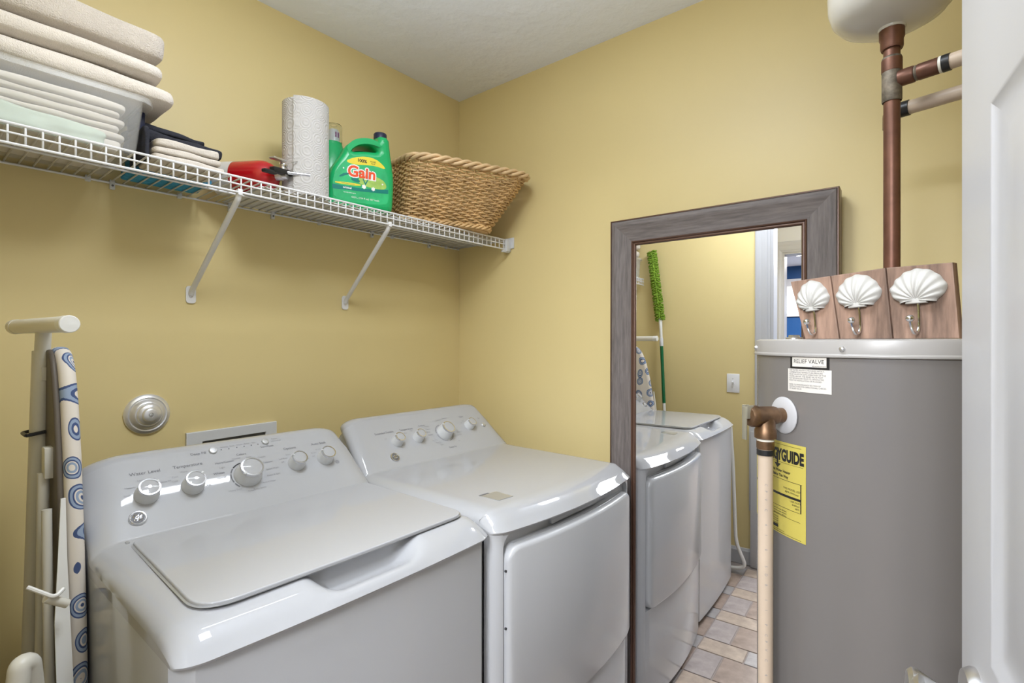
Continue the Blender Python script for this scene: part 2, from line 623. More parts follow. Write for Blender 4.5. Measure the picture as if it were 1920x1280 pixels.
win = struct('window_1', join(box(BX - 0.01, BX + 0.02, -1.53, -0.22, WZ1, WZ1 + 0.09), box(BX - 0.01, BX + 0.02, -1.53, -1.45, WZ0 - 0.03, WZ1), box(BX - 0.01, BX + 0.02, -0.30, -0.22, WZ0 - 0.03, WZ1), box(BX - 0.01, BX + 0.03, -1.45, -0.30, WZ0 - 0.04, WZ0)), M_TRIM)
gl = mat('window_glass', (1, 1, 1), 0.0, trans=1.0, ior=1.02)
struct('pane', box(BX - 0.07, BX - 0.066, -1.45, -0.30, WZ0, WZ1), gl, win)
sc = [(-1.44, WZ1), (-0.31, WZ1)]
n = 84
for i in range(n + 1):
    t = i / n
    sc.append((-0.31 - t * 1.13, WZ1 - 0.10 - 0.035 * abs(sin(t * pi * 12))))
val = obj('window_valance', extrude_poly(sc, 'x', BX + 0.005, BX + 0.012), M_LWHITE, org=(BX, -0.87, WZ0))
tag(val, 'white scalloped valance across the window of the blue room', 'valance')

# ------------------------------------------------------------------ open door on the right
DH = Vector((-1.726, -1.858, 0))
DA = radians(8.0)
DM = Matrix.Translation(DH) @ Matrix.Rotation(DA, 4, 'Z')
DW, DT = 0.762, 0.035
door = thing('door_1', DH, 'white six panel door standing open at the right edge', 'door')
door['kind'] = 'structure'
del door['category']
# face with recessed panels: local x along the door, y = 0 is the visible face (towards +y), body to -y
panels = []
for px0, px1 in ((0.112, 0.336), (0.426, 0.650)):
    for pz0, pz1 in ((0.24, 0.865), (1.020, 1.530), (1.622, 1.915)):
        panels.append((px0, px1, pz0, pz1))
xs = sorted({0.0, DW, *[p[0] for p in panels], *[p[1] for p in panels]})
zs = sorted({0.012, 2.03, *[p[2] for p in panels], *[p[3] for p in panels]})


def door_face(y, sgn):
    V, Fc = [], []
    for i in range(len(xs) - 1):
        for j in range(len(zs) - 1):
            x0, x1, z0, z1 = xs[i], xs[i + 1], zs[j], zs[j + 1]
            isp = any(abs(p[0] - x0) < 1e-6 and abs(p[1] - x1) < 1e-6 and abs(p[2] - z0) < 1e-6 and abs(p[3] - z1) < 1e-6 for p in panels)
            b = len(V)
            if not isp:
                V += [Vector((x0, y, z0)), Vector((x1, y, z0)), Vector((x1, y, z1)), Vector((x0, y, z1))]
                Fc.append((b, b + 1, b + 2, b + 3))
            else:
                rings = [(0, 0), (0.003, 0.0010), (0.014, 0.0050), (0.020, 0.0058), (0.028, 0.0058), (0.034, 0.0052), (0.060, 0.0015), (0.064, 0.001)]
                for d, h in rings:
                    yy = y - sgn * h
                    V += [Vector((x0 + d, yy, z0 + d)), Vector((x1 - d, yy, z0 + d)), Vector((x1 - d, yy, z1 - d)), Vector((x0 + d, yy, z1 - d))]
                for k in range(len(rings) - 1):
                    for q in range(4):
                        q2 = (q + 1) % 4
                        Fc.append((b + k * 4 + q, b + k * 4 + q2, b + k * 4 + 4 + q2, b + k * 4 + 4 + q))
                e = b + (len(rings) - 1) * 4
                Fc.append((e, e + 1, e + 2, e + 3))
    return V, Fc


g = join(door_face(0, 1), door_face(-DT, -1),
         ([Vector((0, 0, .012)), Vector((DW, 0, .012)), Vector((DW, 0, 2.03)), Vector((0, 0, 2.03)),
           Vector((0, -DT, .012)), Vector((DW, -DT, .012)), Vector((DW, -DT, 2.03)), Vector((0, -DT, 2.03))],
          [(0, 1, 5, 4), (1, 2, 6, 5), (2, 3, 7, 6), (3, 0, 4, 7)]))
bm = bmesh.new()
vv = [bm.verts.new(v) for v in g[0]]
for f in g[1]:
    bm.faces.new([vv[i] for i in f])
bmesh.ops.remove_doubles(bm, verts=bm.verts, dist=1e-5)
bmesh.ops.recalc_face_normals(bm, faces=bm.faces)
g = bm2geo(bm)
obj('door_slab', xf(g, DM), M_TRIM, door, sharp=20)
# lever handle
hx, hz = DW - 0.070, 0.958
rose = xf(lathe([(0.035, -0.001), (0.035, 0.004), (0.031, 0.010), (0.018, 0.012), (0.0095, 0.014), (0.0090, 0.020), (0.0115, 0.029), (0.0165, 0.039), (0.0205, 0.047), (0.0205, 0.051), (0.0170, 0.055), (0.006, 0.057)], 32, axisM((hx, 0, hz), (0, 1, 0))), DM)
hd = obj('door_handle', rose, M_STEEL, door)
V, Fc = [], []
sect = []
for t in [i / 14 for i in range(15)]:
    # lever sweeps out from the spindle, then along the door towards the hinge side
    x = hx + 0.012 - t * 0.118
    y = 0.044 + 0.006 * sin(t * pi)
    z = hz + 0.006 * sin(t * pi * 1.1) - 0.004 * t
    hh = 0.019 * (1 - 0.42 * t) * (1 if t > 0.02 else 0.75)
    ww = 0.0085 * (1 - 0.3 * t)
    for k in range(12):
        a = 2 * pi * k / 12
        V.append(DM @ Vector((x, y + ww * cos(a), z + hh * sin(a))))
for i in range(14):
    for k in range(12):
        k2 = (k + 1) % 12
        Fc.append((i * 12 + k, i * 12 + k2, i * 12 + 12 + k2, i * 12 + 12 + k))
Fc += [tuple(range(12)), tuple(range(14 * 12, 15 * 12))]
obj('lever', (V, Fc), M_STEEL, hd)
obj('latch_plate', xf(box(DW - 0.001, DW + 0.0015, -0.030, -0.005, hz - 0.028, hz + 0.028), DM), M_STEEL, door)

# ------------------------------------------------------------------ light switch, panel by the doorway (mirror)
sw = thing('light_switch', (WX, -0.872, 1.0775), 'white toggle light switch on the yellow wall beside the doorway', 'switch')
obj('face_plate', box(WX - 0.0, WX + 0.006, -0.909, -0.836, 1.021, 1.135, 0.0025), M_PLASW, sw)
obj('toggle', xf(box(-0.004, 0.010, -0.005, 0.005, -0.008, 0.012, 0.002), Matrix.Translation((WX + 0.010, -0.872, 1.080)) @ Matrix.Rotation(0.35, 4, 'Y')), M_PLASW, sw)
for dz in (-0.030, 0.030):
    obj('screw', lathe([(0.003, 0), (0.003, 0.0012), (0.0015, 0.0018)], 10, axisM((WX + 0.006, -0.872, 1.0775 + dz), (1, 0, 0))), M_STEEL, sw)
pn = thing('folded_panel', (WX + 0.03, -1.01, 0.02), 'narrow pale grey panel of unknown kind leaning beside the doorway trim', 'stool')  # unidentified pale grey panel, built as two hinged boards
obj('board', box(WX + 0.016, WX + 0.030, -1.080, -0.968, 0.33, 0.84, 0.003), M_GREYP, pn)
obj('board', box(WX + 0.031, WX + 0.043, -1.080, -0.978, 0.0, 0.80, 0.003), M_GREYP, pn)
obj('hinge', box(WX + 0.029, WX + 0.032, -1.05, -1.0, 0.70, 0.74), M_STEEL, pn)

# ------------------------------------------------------------------ washer and dryer
def cover_geo(xc, hw, pts, bow, scoop=None, base_y=-0.5, front_y=-0.86, plane_c=1.401, draft=0.62):
    st = [0, .0015, .004, .007, .011, .015, .019, .024, .030, .037, .045, .053, .060, .065, .070, .078, .086, .094, .10, .12, .145, .17, .20, .23, .26, .29, .31]
    xs_ = sorted({round(s, 5) - hw for s in st if s < hw} | {hw - round(s, 5) for s in st if s < hw})
    if scoop:
        xs_ = sorted(set(xs_) | {round(scoop[0] - xc + (scoop[1] - scoop[0]) * i / 30, 5) for i in range(31)})
    xs_ = [xs_[0]] + [b for a, b in zip(xs_, xs_[1:]) if b - a > 2e-4]
    V, Fc = [], []
    n = len(pts)
    for x in xs_:
        ax = abs(x)
        def rn(r):
            e = max(0.0, (ax - (hw - r)) / r)
            return 1 - sqrt(max(0.0, 1 - min(1, e) ** 2))
        R100, R65, R48, R45 = rn(.10), rn(.065), rn(.048), rn(.045)
        s = 0.0
        if scoop:
            X = x + xc
            s = sstep(scoop[0], scoop[0] + 0.060, X) * (1 - sstep(scoop[1] - 0.075, scoop[1], X))
        for k, p in enumerate(pts):
            y, z = p[0], p[1]
            if scoop and len(p) > 2:
                y, z = y + (p[2] - y) * s, z + (p[3] - z) * s
            if y > base_y and z > 0.9:
                if k > 1:
                    y = min(pts[0][0], y + 0.055 * R65 * sstep(.915, .975, z))
                z -= 0.050 * R100 * sstep(.985, 1.055, z)
                z -= 0.029 * R48 * (1 - sstep(.92, .96, z))
            elif y <= base_y and z > 0.868:
                z -= 0.029 * R48 * max(0.0, min(1.0, (z - .8695) / .0395))
            if y < front_y:
                y += bow * (x / hw) ** 2 * sstep(front_y, front_y - 0.06, y) + 0.022 * R45 * sstep(front_y, front_y - 0.04, y)
            xx = x
            if y > base_y and z > 0.9:
                back = max(0.0, y - (z - plane_c) - 0.004) * sstep(.925, .965, z)
                xx -= math.copysign(1, x) * draft * back * max(0.0, (ax - (hw - .12)) / .12)
            V.append(Vector((xc + xx, y, z)))
    m = len(xs_)
    for i in range(m - 1):
        for k in range(n):
            k2 = (k + 1) % n
            Fc.append((i * n + k, i * n + k2, (i + 1) * n + k2, (i + 1) * n + k))
    Fc.append(tuple(range(n)))
    Fc.append(tuple((m - 1) * n + k for k in range(n)))
    return V, Fc


def weighted(o):
    bm = bmesh.new()
    bm.from_mesh(o.data)
    big = [f for f in bm.faces if len(f.verts) > 12]
    bord = {e for f in big for e in f.edges}
    r = bmesh.ops.triangulate(bm, faces=big, quad_method='BEAUTY', ngon_method='EAR_CLIP')
    for f in r['faces']:
        f.smooth = False
    for e in bord:
        if e.is_valid:
            e.smooth = False
    bm.to_mesh(o.data)
    bm.free()
    w = o.modifiers.new('w', 'WEIGHTED_NORMAL')
    w.keep_sharp = True
    w.weight = 80
    return o


def cabinet_plan(xc, hw, yb, yf, bow, r=0.02, k=24):
    P = [(xc - hw, yb), (xc + hw, yb)]
    for i in range(k + 1):
        x = hw - 2 * hw * i / k
        ax = abs(x)
        e = max(0.0, (ax - (hw - r)) / r)
        P.append((xc + x, yf + bow * (x / hw) ** 2 + r * (1 - sqrt(max(0, 1 - min(1, e) ** 2)))))
    return P


SL = Vector((0, 1, 1)).normalized()      # up the panel slope
NR = Vector((0, -1, 1)).normalized()     # panel normal


def panel_pt(x, z, c):
    return Vector((x, z - c, z))


def knob(parent, x, z, c, rb, rc, h, ang=0.0, ring=True):
    M = frame(panel_pt(x, z, c), (1, 0, 0), SL)
    k = obj('knob', lathe([(rb, -0.002), (rb, 0.004), (rb * 0.96, 0.008), ((rb + rc) / 2, h * 0.55), (rc * 1.04, h * 0.85), (rc, h)], 36, M), M_PLAS, parent)
    obj('knob_ring', lathe([(rc * 1.045, h * 0.84), (rc * 1.07, h * 0.90), (rc * 1.03, h + 0.001), (rc * 0.88, h + 0.0012)], 36, M, caps=False), M_CHROME, k)
    obj('knob_cap', lathe([(rc * 0.90, h * 0.9), (rc * 0.90, h + 0.0004), (rc * 0.6, h + 0.0012), (rc * 0.2, h + 0.0015)], 36, M), M_ENAM, k)
    Mt = M @ Matrix.Rotation(ang, 4, 'Z')
    obj('knob_pointer', xf(box(-rc * 0.10, rc * 0.10, rc * 0.85, rc * 1.14, h * 0.80, h + 0.0022, 0.0006, 1), Mt), M_PLAS, k)
    return k


def emblem(parent, x, z, c, r):
    M = frame(panel_pt(x, z, c), (1, 0, 0), SL)
    e = obj('emblem', lathe([(r, -0.001), (r, 0.002), (r * 0.9, 0.0045), (r * 0.8, 0.0042), (r * 0.74, 0.0030)], 32, M), M_CHROME, parent)
    obj('emblem_field', lathe([(r * 0.73, 0.001), (r * 0.73, 0.0033), (r * 0.3, 0.0034)], 32, M), M_INK, e)
    gs = []
    for a in range(4):
        a0 = a * pi / 2 + pi / 4
        P = []
        for i in range(15):
            t = i / 14 * 2 * pi * 0.9
            P.append(M @ Vector((cos(a0) * r * .36 + r * .19 * cos(a0 + t + 0.6), sin(a0) * r * .36 + r * .19 * sin(a0 + t + 0.6), 0.0038)))
        gs.append(tube(P, r * 0.05, 5))
    gs.append(text_geo('GE', r * 0.62, M @ Matrix.Translation((0, 0, 0.0042)), 0.0003, shear=0.3))
    obj('emblem_script', join(*gs), M_CHROME, e)


def legend(parent, items, c, m=None):
    gs = []
    for s, x, z, size in items:
        M = frame(panel_pt(x, z, c) + NR * 0.0006, (1, 0, 0), SL)
        gs.append(text_geo(s, size, M))
    o = obj('lettering', join(*gs), m or M_INK, parent, smooth=False, recalc=False)
    o['kind'] = 'stuff'
    return o


# ---- washer
WXC, WHW = -1.148, 0.320
CW = 1.401
washer = thing('washing_machine', (WXC, -0.58, 0), 'white top load washing machine with five dials, left of the dryer', 'washing machine')
wp = [(-.268, .866), (-.268, .905), (-.268, .935), (-.268, .975), (-.268, 1.030), (-.270, 1.040), (-.277, 1.048), (-.290, 1.0545), (-.306, 1.058), (-.318, 1.0598), (-.328, 1.0603), (-.336, 1.0593), (-.3425, 1.0565), (-.348, 1.0527),
      (-.3495, 1.0515), (-.3515, 1.0495), (-.400, 1.001), (-.440, .961), (-.4800, .9210), (-.4820, .9190), (-.4838, .9174), (-.4858, .9160), (-.4882, .9150), (-.4915, .9143), (-.508, .9135), (-.535, .913), (-.60, .912),
      (-.70, .911), (-.80, .910), (-.858, .909),
      (-.866, .909, -.870, .909), (-.872, .9088, -.872, .880), (-.878, .9085, -.876, .873), (-.886, .908, -.884, .8695), (-.893, .907, -.893, .8690), (-.900, .9052, -.903, .8705), (-.908, .9025, -.913, .8735), (-.914, .9, -.921, .8765),
      (-.920, .8970, -.928, .8795), (-.928, .8920, -.935, .8815), (-.935, .8865, -.9405, .8815), (-.941, .8810, -.945, .8795), (-.948, .8740, -.9495, .8745), (-.954, .868), (-.952, .8645), (-.940, .8645), (-.6, .864)]
weighted(obj('top_cover', cover_geo(WXC, WHW, wp, 0.011, (-1.262, -1.000), draft=0.12), M_ENAM, washer, sharp=50))
obj('cabinet', extrude_poly(cabinet_plan(WXC, WHW - 0.0005, -0.268, -0.942, 0.011), 'z', 0.03, 0.866), M_ENAMB, washer, sharp=30)
obj('gap_shade', box(WXC - WHW + .03, WXC + WHW - .03, -0.88, -0.23, 0.0, 0.031), M_DARK, washer)  # dark block standing in for the shade under the cabinet
# lid with its raised rim gap
def round2(P, R):
    out = []
    n = len(P)
    for i in range(n):
        a, b, c = Vector((*P[i - 1], 0)), Vector((*P[i], 0)), Vector((*P[(i + 1) % n], 0))
        r = R[i]
        q = arcpts([a, b, c], r, 7)[1:-1]
        out += [(v.x, v.y) for v in q]
    return out


lid_poly = round2([(-1.4045, -.4935), (-1.4220, -.8925), (-1.15, -.8945), (-.862, -.8880), (-.853, -.4870)], [.022, .060, .02, .038, .022])
lid = curve_geo([lid_poly], 0.0018, 0.0024, 3)
obj('lid', xf(lid, Matrix.Translation((0, 0, .9143))), M_ENAM, washer, sharp=40)
gap = curve_geo([round2([(-1.4090, -.4900), (-1.4262, -.8940), (-1.15, -.8950), (-.858, -.8880), (-.849, -.4835)], [.022, .060, .02, .038, .022])], 0.0004)
obj('lid_seal', xf(gap, Matrix.Translation((0, 0, .9131))), M_SILV, washer)
for x, a in ((-1.3573, -1.0), (-1.2681, -0.9)):
    knob(washer, x, .984, CW, .0235, .0195, .030, a)
knob(washer, -1.146, .984, CW, .0325, .0255, .036, 2.2)
for x, a in ((-1.0185, 1.0), (-.9355, 1.1)):
    knob(washer, x, .9885, CW, .0225, .0185, .030, a)
dial = frame(panel_pt(-1.146, .984, CW), (1, 0, 0), SL)
for a0, a1, mm in ((100, 135, M_BLACK), (138, 160, M_INK), (163, 200, M_INK), (205, 225, M_INK)):
    V, Fc = [], []
    for i in range(9):
        a = radians(a0 + (a1 - a0) * i / 8)
        for rr in (.0365, .0395):
            V.append(dial @ Vector((rr * cos(a), rr * sin(a), .0006)))
    Fc = [(2 * i, 2 * i + 1, 2 * i + 3, 2 * i + 2) for i in range(8)]
    obj('dial_arc', (V, Fc), mm, washer, smooth=False)
for x, z in ((-1.203, 1.045), (-1.074, 1.0475)):
    M = frame(panel_pt(x, z, CW), (1, 0, 0), SL)
    obj('button', lathe([(.0092, -.001), (.0092, .003), (.0080, .0045), (.004, .0048)], 24, M), M_SILV, washer)
emblem(washer, -1.383, .9475, CW, .0165)
legend(washer, [('Water Level', -1.3495, 1.0235, .0115), ('Temperature', -1.265, 1.0235, .0115), ('Options', -1.0185, 1.0245, .0105), ('Auto Soak', -.934, 1.0245, .0105),
                ('Deep Fill', -1.236, 1.0435, .0095), ('Start/Pause', -1.074, 1.0370, .0075),
                ('Whites', -1.207, .998, .0085), ('Colors', -1.143, 1.0285, .0085), ('Heavy/Cotton', -1.187, 1.018, .0075)], CW)
legend(washer, [('Normal', -1.205, .989, .0065), ('Light', -1.196, 1.008, .0065), ('Normal', -1.158, 1.0215, .0065), ('Light', -1.128, 1.0205, .0065), ('Casuals', -1.098, 1.016, .0065),
                ('Delicates', -1.088, 1.003, .0065), ('Speed Wash', -1.083, .988, .0065), ('Drain & Spin', -1.086, .975, .0065), ('Active Wear', -1.103, .963, .0065), ('Bulky Items', -1.130, .954, .0065),
                ('Rinse', -1.152, .9525, .006), ('Heavy Duty', -1.185, .960, .0065),
                ('Small', -1.391, .988, .006), ('Medium', -1.383, 1.001, .006), ('Large', -1.361, 1.011, .006), ('Super', -1.341, 1.0105, .006), ('Precise Fill', -1.319, 1.001, .006),
                ('Cold', -1.300, .998, .006), ('Cool', -1.297, 1.006, .006), ('Warm', -1.277, 1.013, .006), ('Hot', -1.250, 1.009, .006), ('Tap', -1.236, .980, .006),
                ('Off', -1.052, .997, .006), ('2nd Rinse', -1.047, 1.004, .006), ('Extra', -1.030, 1.011, .006), ('Both', -1.000, 1.011, .006), ('Delay', -.988, 1.003, .006), ('Fabric', -.986, .995, .006),
                ('Off', -.965, .997, .006), ('30 min', -.960, 1.005, .006), ('60 min', -.943, 1.011, .006),
                ('Sensing', -1.176, 1.0495, .006), ('Soak', -1.157, 1.0495, .006), ('Wash', -1.139, 1.0495, .006), ('Rinse', -1.121, 1.0495, .006), ('Spin', -1.103, 1.0495, .006),
                ('Power', -1.048, 1.0515, .006), ('Lid Locked', -1.046, 1.0465, .006)], CW, M_INKL)
gs = []
for x in (-1.184, -1.166, -1.147, -1.129, -1.111, -1.094):
    gs.append(lathe([(.0014, 0.0002), (.0014, .0007)], 10, frame(panel_pt(x, 1.0445, CW), (1, 0, 0), SL)))
obj('indicator_lights', join(*gs), M_INK, washer)
# hand mark on the panel and small marks on the lid
gs = [lathe([(.006, 0.0002), (.006, .0005)], 14, frame(panel_pt(-.905, .975, CW), (1, 0, 0), SL))]
obj('panel_badge', join(*gs), M_INKL, washer)
obj('lid_bumper', box(-1.413, -1.4065, -.496, -.486, .9125, .9165, .001), M_SILV, washer)

# ---- dryer
DXC, DHW = -0.479, 0.343
CD = 1.334
dryer = thing('clothes_dryer', (DXC, -0.56, 0), 'white front load clothes dryer with four dials, right of the washer', 'clothes dryer')
sh = CW - CD
dp = []
for p in wp[:26]:
    dp.append((p[0] + 0.067, p[1]))
dp += [(-.55, .9122), (-.70, .911), (-.82, .910), (-.895, .909), (-.912, .908), (-.926, .906), (-.938, .9025), (-.949, .8975), (-.959, .8910), (-.968, .8830), (-.976, .8750), (-.984, .868),
       (-.982, .8645), (-.97, .8645), (-.5, .864)]
weighted(obj('top_cover', cover_geo(DXC, DHW, dp, 0.034, None, -0.45, -0.89, 1.334 + .002), M_ENAM, dryer, sharp=50))
obj('cabinet', extrude_poly(cabinet_plan(DXC, DHW - 0.002, -0.201, -0.940, 0.012), 'z', 0.03, 0.866), M_ENAMB, dryer, sharp=30)
obj('gap_shade', box(DXC - DHW + .03, DXC + DHW - .03, -0.88, -0.18, 0.0, 0.031), M_DARK, dryer)  # same dark block in place of the shaded gap below


def dfront(x, extra=0.0):
    t = (x - DXC) / DHW
    e = max(0.0, (abs(x - DXC) - (DHW - .03)) / .03)
    return -0.974 + 0.034 * t * t + 0.022 * (1 - sqrt(max(0, 1 - min(1, e) ** 2))) - extra


# door: build as grid of columns for the bowed face
def bow_panel(x0, x1, z0, z1, r, y_extra, thick, bev, cols=28):
    """rounded-corner panel with a front face following the bow: columns of quads"""
    V, Fc = [], []
    xsn = sorted({x0 + (x1 - x0) * i / cols for i in range(cols + 1)} | {x0 + r * (1 - cos(pi / 2 * i / 6)) for i in range(7)} | {x1 - r * (1 - cos(pi / 2 * i / 6)) for i in range(7)})
    xsn = [xsn[0]] + [b for a, b in zip(xsn, xsn[1:]) if b - a > 1e-5]
    def ztop(x):
        d = max(0.0, r - min(x - x0, x1 - x))
        return r - sqrt(max(0.0, r * r - d * d))
    # each column: back-top, front-top (bevel), front-bottom, back-bottom
    for x in xsn:
        c = ztop(x)
        zt, zb = z1 - c, z0 + c
        edge = min(x - x0, x1 - x)
        ed = max(0.0, bev - edge)
        yo = bev - sqrt(max(0.0, bev * bev - ed * ed))
        y = dfront(x, y_extra)
        col = [(y + thick, zt)]
        for i in range(4):
            a = pi / 2 * i / 3
            col.append((y + max(yo, bev * (1 - sin(a))), zt - bev * (1 - cos(a))))
        for i in range(4):
            a = pi / 2 * (3 - i) / 3
            col.append((y + max(yo, bev * (1 - sin(a))), zb + bev * (1 - cos(a))))
        col.append((y + thick, zb))
        for q in col:
            V.append(Vector((x, q[0], q[1])))
    m = 10
    for i in range(len(xsn) - 1):
        for k in range(m):
            k2 = (k + 1) % m
            Fc.append((i * m + k, i * m + k2, (i + 1) * m + k2, (i + 1) * m + k))
    Fc.append(tuple(range(m)))
    Fc.append(tuple((len(xsn) - 1) * m + k for k in range(m)))
    return V, Fc


def bow_strip(x0, x1, z0, z1, y_extra, thick, cols=20):
    return bow_panel(x0, x1, z0, z1, 0.0005, y_extra, thick, 0.0012, cols)


L, R = DXC - DHW + .002, DXC + DHW - .002
DX0, DX1 = -0.789, -0.169
DZ0, DZ1 = 0.365, 0.829
fr = join(bow_strip(L, DX0 - .004, .03, .8655, 0, .045, 8), bow_strip(DX1 + .004, R, .03, .8655, 0, .045, 8), bow_strip(DX0 - .004, DX1 + .004, .03, DZ0 - .004, 0, .045), bow_strip(DX0 - .004, DX1 + .004, .8600, .8655, 0, .045))
# rounded upper corners of the handle recess
for s, xx in ((1, DX0 - .004), (-1, DX1 + .004)):
    P = [(xx, .861)]
    for i in range(9):
        a = radians(90 * i / 8)
        P.append((xx + s * .034 * (1 - sin(a)), .861 - .034 * (1 - cos(a))))
    P = P[:1] + P[1:]
    V, Fc = [], []
    for x, z in P:
        V.append(Vector((x, dfront(x), z)))
    for x, z in P:
        V.append(Vector((x, dfront(x) + .04, z)))
    n = len(P)
    Fc = [tuple(range(n)), tuple(range(n, 2 * n))] + [(i, (i + 1) % n, n + (i + 1) % n, n + i) for i in range(n)]
    fr = join(fr, (V, Fc))
obj('front_frame', fr, M_ENAMB, dryer, sharp=40)
dd = obj('door', bow_panel(DX0, DX1, DZ0, DZ1, .036, 0.014, .040, .0115), M_ENAMB, dryer, sharp=50)
obj('door_top_lip', join(bow_strip(DX0 + .03, DX1 - .03, DZ1 - .012, DZ1 + .0015, -.004, .006)), M_ENAM, dd)
for z in (.775, .640, .505):
    obj('door_bumper', lathe([(.003, 0), (.003, .004)], 8, axisM((DX0 - .0015, -0.9485, z), (0, -1, 0))), M_DARK, dryer)
obj('recess_latch', box(-.60, -.36, -.950, -.938, .833, .853, .002), M_ENAMB, dryer)
for x in (-.6392, -.5495):
    knob(dryer, x, .982, CD, .0205, .0165, .029, 1.0)
knob(dryer, -.425, .9825, CD, .0300, .0235, .036, 0.9)
knob(dryer, -.2899, .990, CD, .0205, .0165, .029, 1.0)
dial = frame(panel_pt(-.425, .9825, CD), (1, 0, 0), SL)
V, Fc = [], []
for i in range(30):
    if i % 10 in (9,): continue
    a0, a1 = radians(95 + i * 9), radians(95 + i * 9 + 6)
    b = len(V)
    for a in (a0, a1):
        for rr in (.0345, .0372):
            V.append(dial @ Vector((rr * cos(a), rr * sin(a), .0006)))
    Fc.append((b, b + 1, b + 3, b + 2))
obj('dial_ticks', (V, Fc), M_INK, dryer, smooth=False)
M = frame(panel_pt(-.2136, .985, CD), (1, 0, 0), SL)
obj('button', lathe([(.0095, -.001), (.0095, .003), (.0080, .0045), (.004, .0048)], 24, M), M_SILV, dryer)
emblem(dryer, -.678, .9425, CD, .0165)
legend(dryer, [('Extended Tumble', -.668, 1.0115, .0105), ('Temperature', -.577, 1.0115, .0105), ('Start', -.300, 1.0225, .0105), ('Set', -.216, 1.009, .008), ('Cottons', -.505, 1.015, .0085), ('Timed Dry', -.425, .937, .0085)], CD)
legend(dryer, [('Off', -.675, .994, .0065), ('Low', -.600, .992, .0065), ('Med', -.588, 1.001, .0065), ('High', -.560, 1.005, .0065), ('Towels', -.485, 1.010, .0065), ('Cottons', -.487, 1.001, .0065), ('Mixed', -.492, .993, .0065),
               ('Normal', -.488, .984, .0065), ('Less Dry', -.485, .966, .0065), ('More Dry', -.475, .958, .0065), ('Jeans', -.466, .950, .0065), ('Casuals', -.420, 1.023, .0065), ('Delicates', -.385, 1.026, .0065),
               ('Speed Dry', -.353, .977, .0065), ('Air Fluff', -.362, .968, .0065), ('Min', -.380, .951, .0065), ('Off', -.318, 1.003, .0065), ('On', -.305, 1.008, .0065)], CD, M_INKL)
obj('label_plate', xf(curve_geo([[(-.7278, -.8118), (-.7251, -.8721), (-.6739, -.8775), (-.6697, -.8147)]], 0.0004), Matrix.Translation((0, 0, .9102))), M_SILV, dryer)
obj('label_edge', xf(curve_geo([[(-.7285, -.806), (-.7275, -.813), (-.695, -.8125), (-.6945, -.8065)]], 0.0004), Matrix.Translation((0, 0, .9106))), M_INK, dryer)

# appliance hook-ups behind: supply box and dryer plate on the back wall, cord
sb = thing('washer_supply_box', (-1.01, 0, 0.94), 'white recessed supply box on the wall behind the washer', 'outlet box')
sbo = [(-1.1465, .84), (-.8748, .84), (-.8748, 1.045), (-1.1465, 1.041)]
sbi = [(-1.103, .88), (-1.103, 1.010), (-.912, 1.014), (-.912, .88)]
obj('flange', xf(curve_geo([smooth_closed(sbo, 0), sbi], .004, .002), frame((0, -.006, 0), (1, 0, 0), (0, 0, 1))), M_PLAS, sb)
obj('recess', box(-1.106, -.909, -.0035, -.0015, .875, 1.017), M_RECESS, sb)
obj('valve', lathe([(.010, 0), (.010, .012), (.007, .012), (.007, .03)], 12, axisM((-1.01, -.004, .92), (0, -1, 0))), M_BRASS, sb)
ot = thing('dryer_outlet', (-.553, 0, .93), 'white outlet plate with plug on the wall behind the dryer', 'outlet')
obj('face_plate', box(-.6045, -.490, -.007, 0.0, .86, .974, .002), M_PLAS, ot)
obj('plug', xf(lathe([(.024, 0), (.024, .012), (.018, .024), (.012, .028)], 20, axisM((-.552, -.007, .918), (0, -1, 0))), Matrix.Identity(4)), M_INK, ot)
obj('cord', tube(arcpts([(-.552, -.034, .918), (-.552, -.055, .915), (-.553, -.060, .86), (-.55, -.062, .55)], .02), .007, 8), M_SILV, ot)
obj('cord_clip', box(-.562, -.543, -.070, -.052, .885, .897, .002), M_INK, ot)

# round chrome escutcheon
es = thing('wall_cap', (-1.243, 0, 1.1085), 'round stepped chrome wall cap above the washer, left', 'wall cap')
M = axisM((-1.243, 0, 1.1085), (0, -1, 0))
obj('escutcheon', lathe([(.056, 0), (.0565, .004), (.054, .008), (.047, .011), (.044, .010), (.040, .013), (.037, .018), (.033, .020)], 40, M), M_ALU, es)
obj('cap', lathe([(.030, .015), (.030, .024), (.027, .028), (.020, .030), (.0185, .036), (.016, .038), (.0065, .0385), (.006, .036)], 40, M), M_ALU, es)
obj('screw', lathe([(.0045, .036), (.0045, .0395), (.002, .0405)], 12, M), M_SILV, es)

# ------------------------------------------------------------------ wire shelf
SZ = 1.7475          # centre of the cross wires
SY = -0.306
shelf = thing('wire_shelf', (-0.87, 0, SZ), 'long white wire shelf with lipped front along the back wall', 'shelf')
x0s, x1s = WX + 0.02, -0.006
wr = 0.0022
pts = arcpts([(0, -0.004, SZ), (0, SY, SZ), (0, SY, SZ - 0.040)], 0.004, 2)
V, Fc = tube(pts, wr, 6)
wme = bpy.data.meshes.new('wire')
wme.from_pydata([tuple(v - Vector((0, 0, SZ))) for v in V], [], Fc)
wme.materials.append(M_WIRE)
for p in wme.polygons: p.use_smooth = True
nw = 66
for i in range(nw):
    o = link_mesh('wire', wme, shelf)
    o.location = (x0s + 0.008 + (x1s - x0s - 0.016) * i / (nw - 1) + 0.87, 0, 0)
for y, z, r in ((-0.005, SZ - .0045, .003), (-0.155, SZ - .0045, .003), (SY - 0.0005, SZ + 0.0015, .003), (SY - .002, SZ - .018, .0022), (SY - .001, SZ - .039, .003)):
    obj('rail', tube([(x0s, y, z), (x1s, y, z)], r, 8), M_WIRE, shelf)


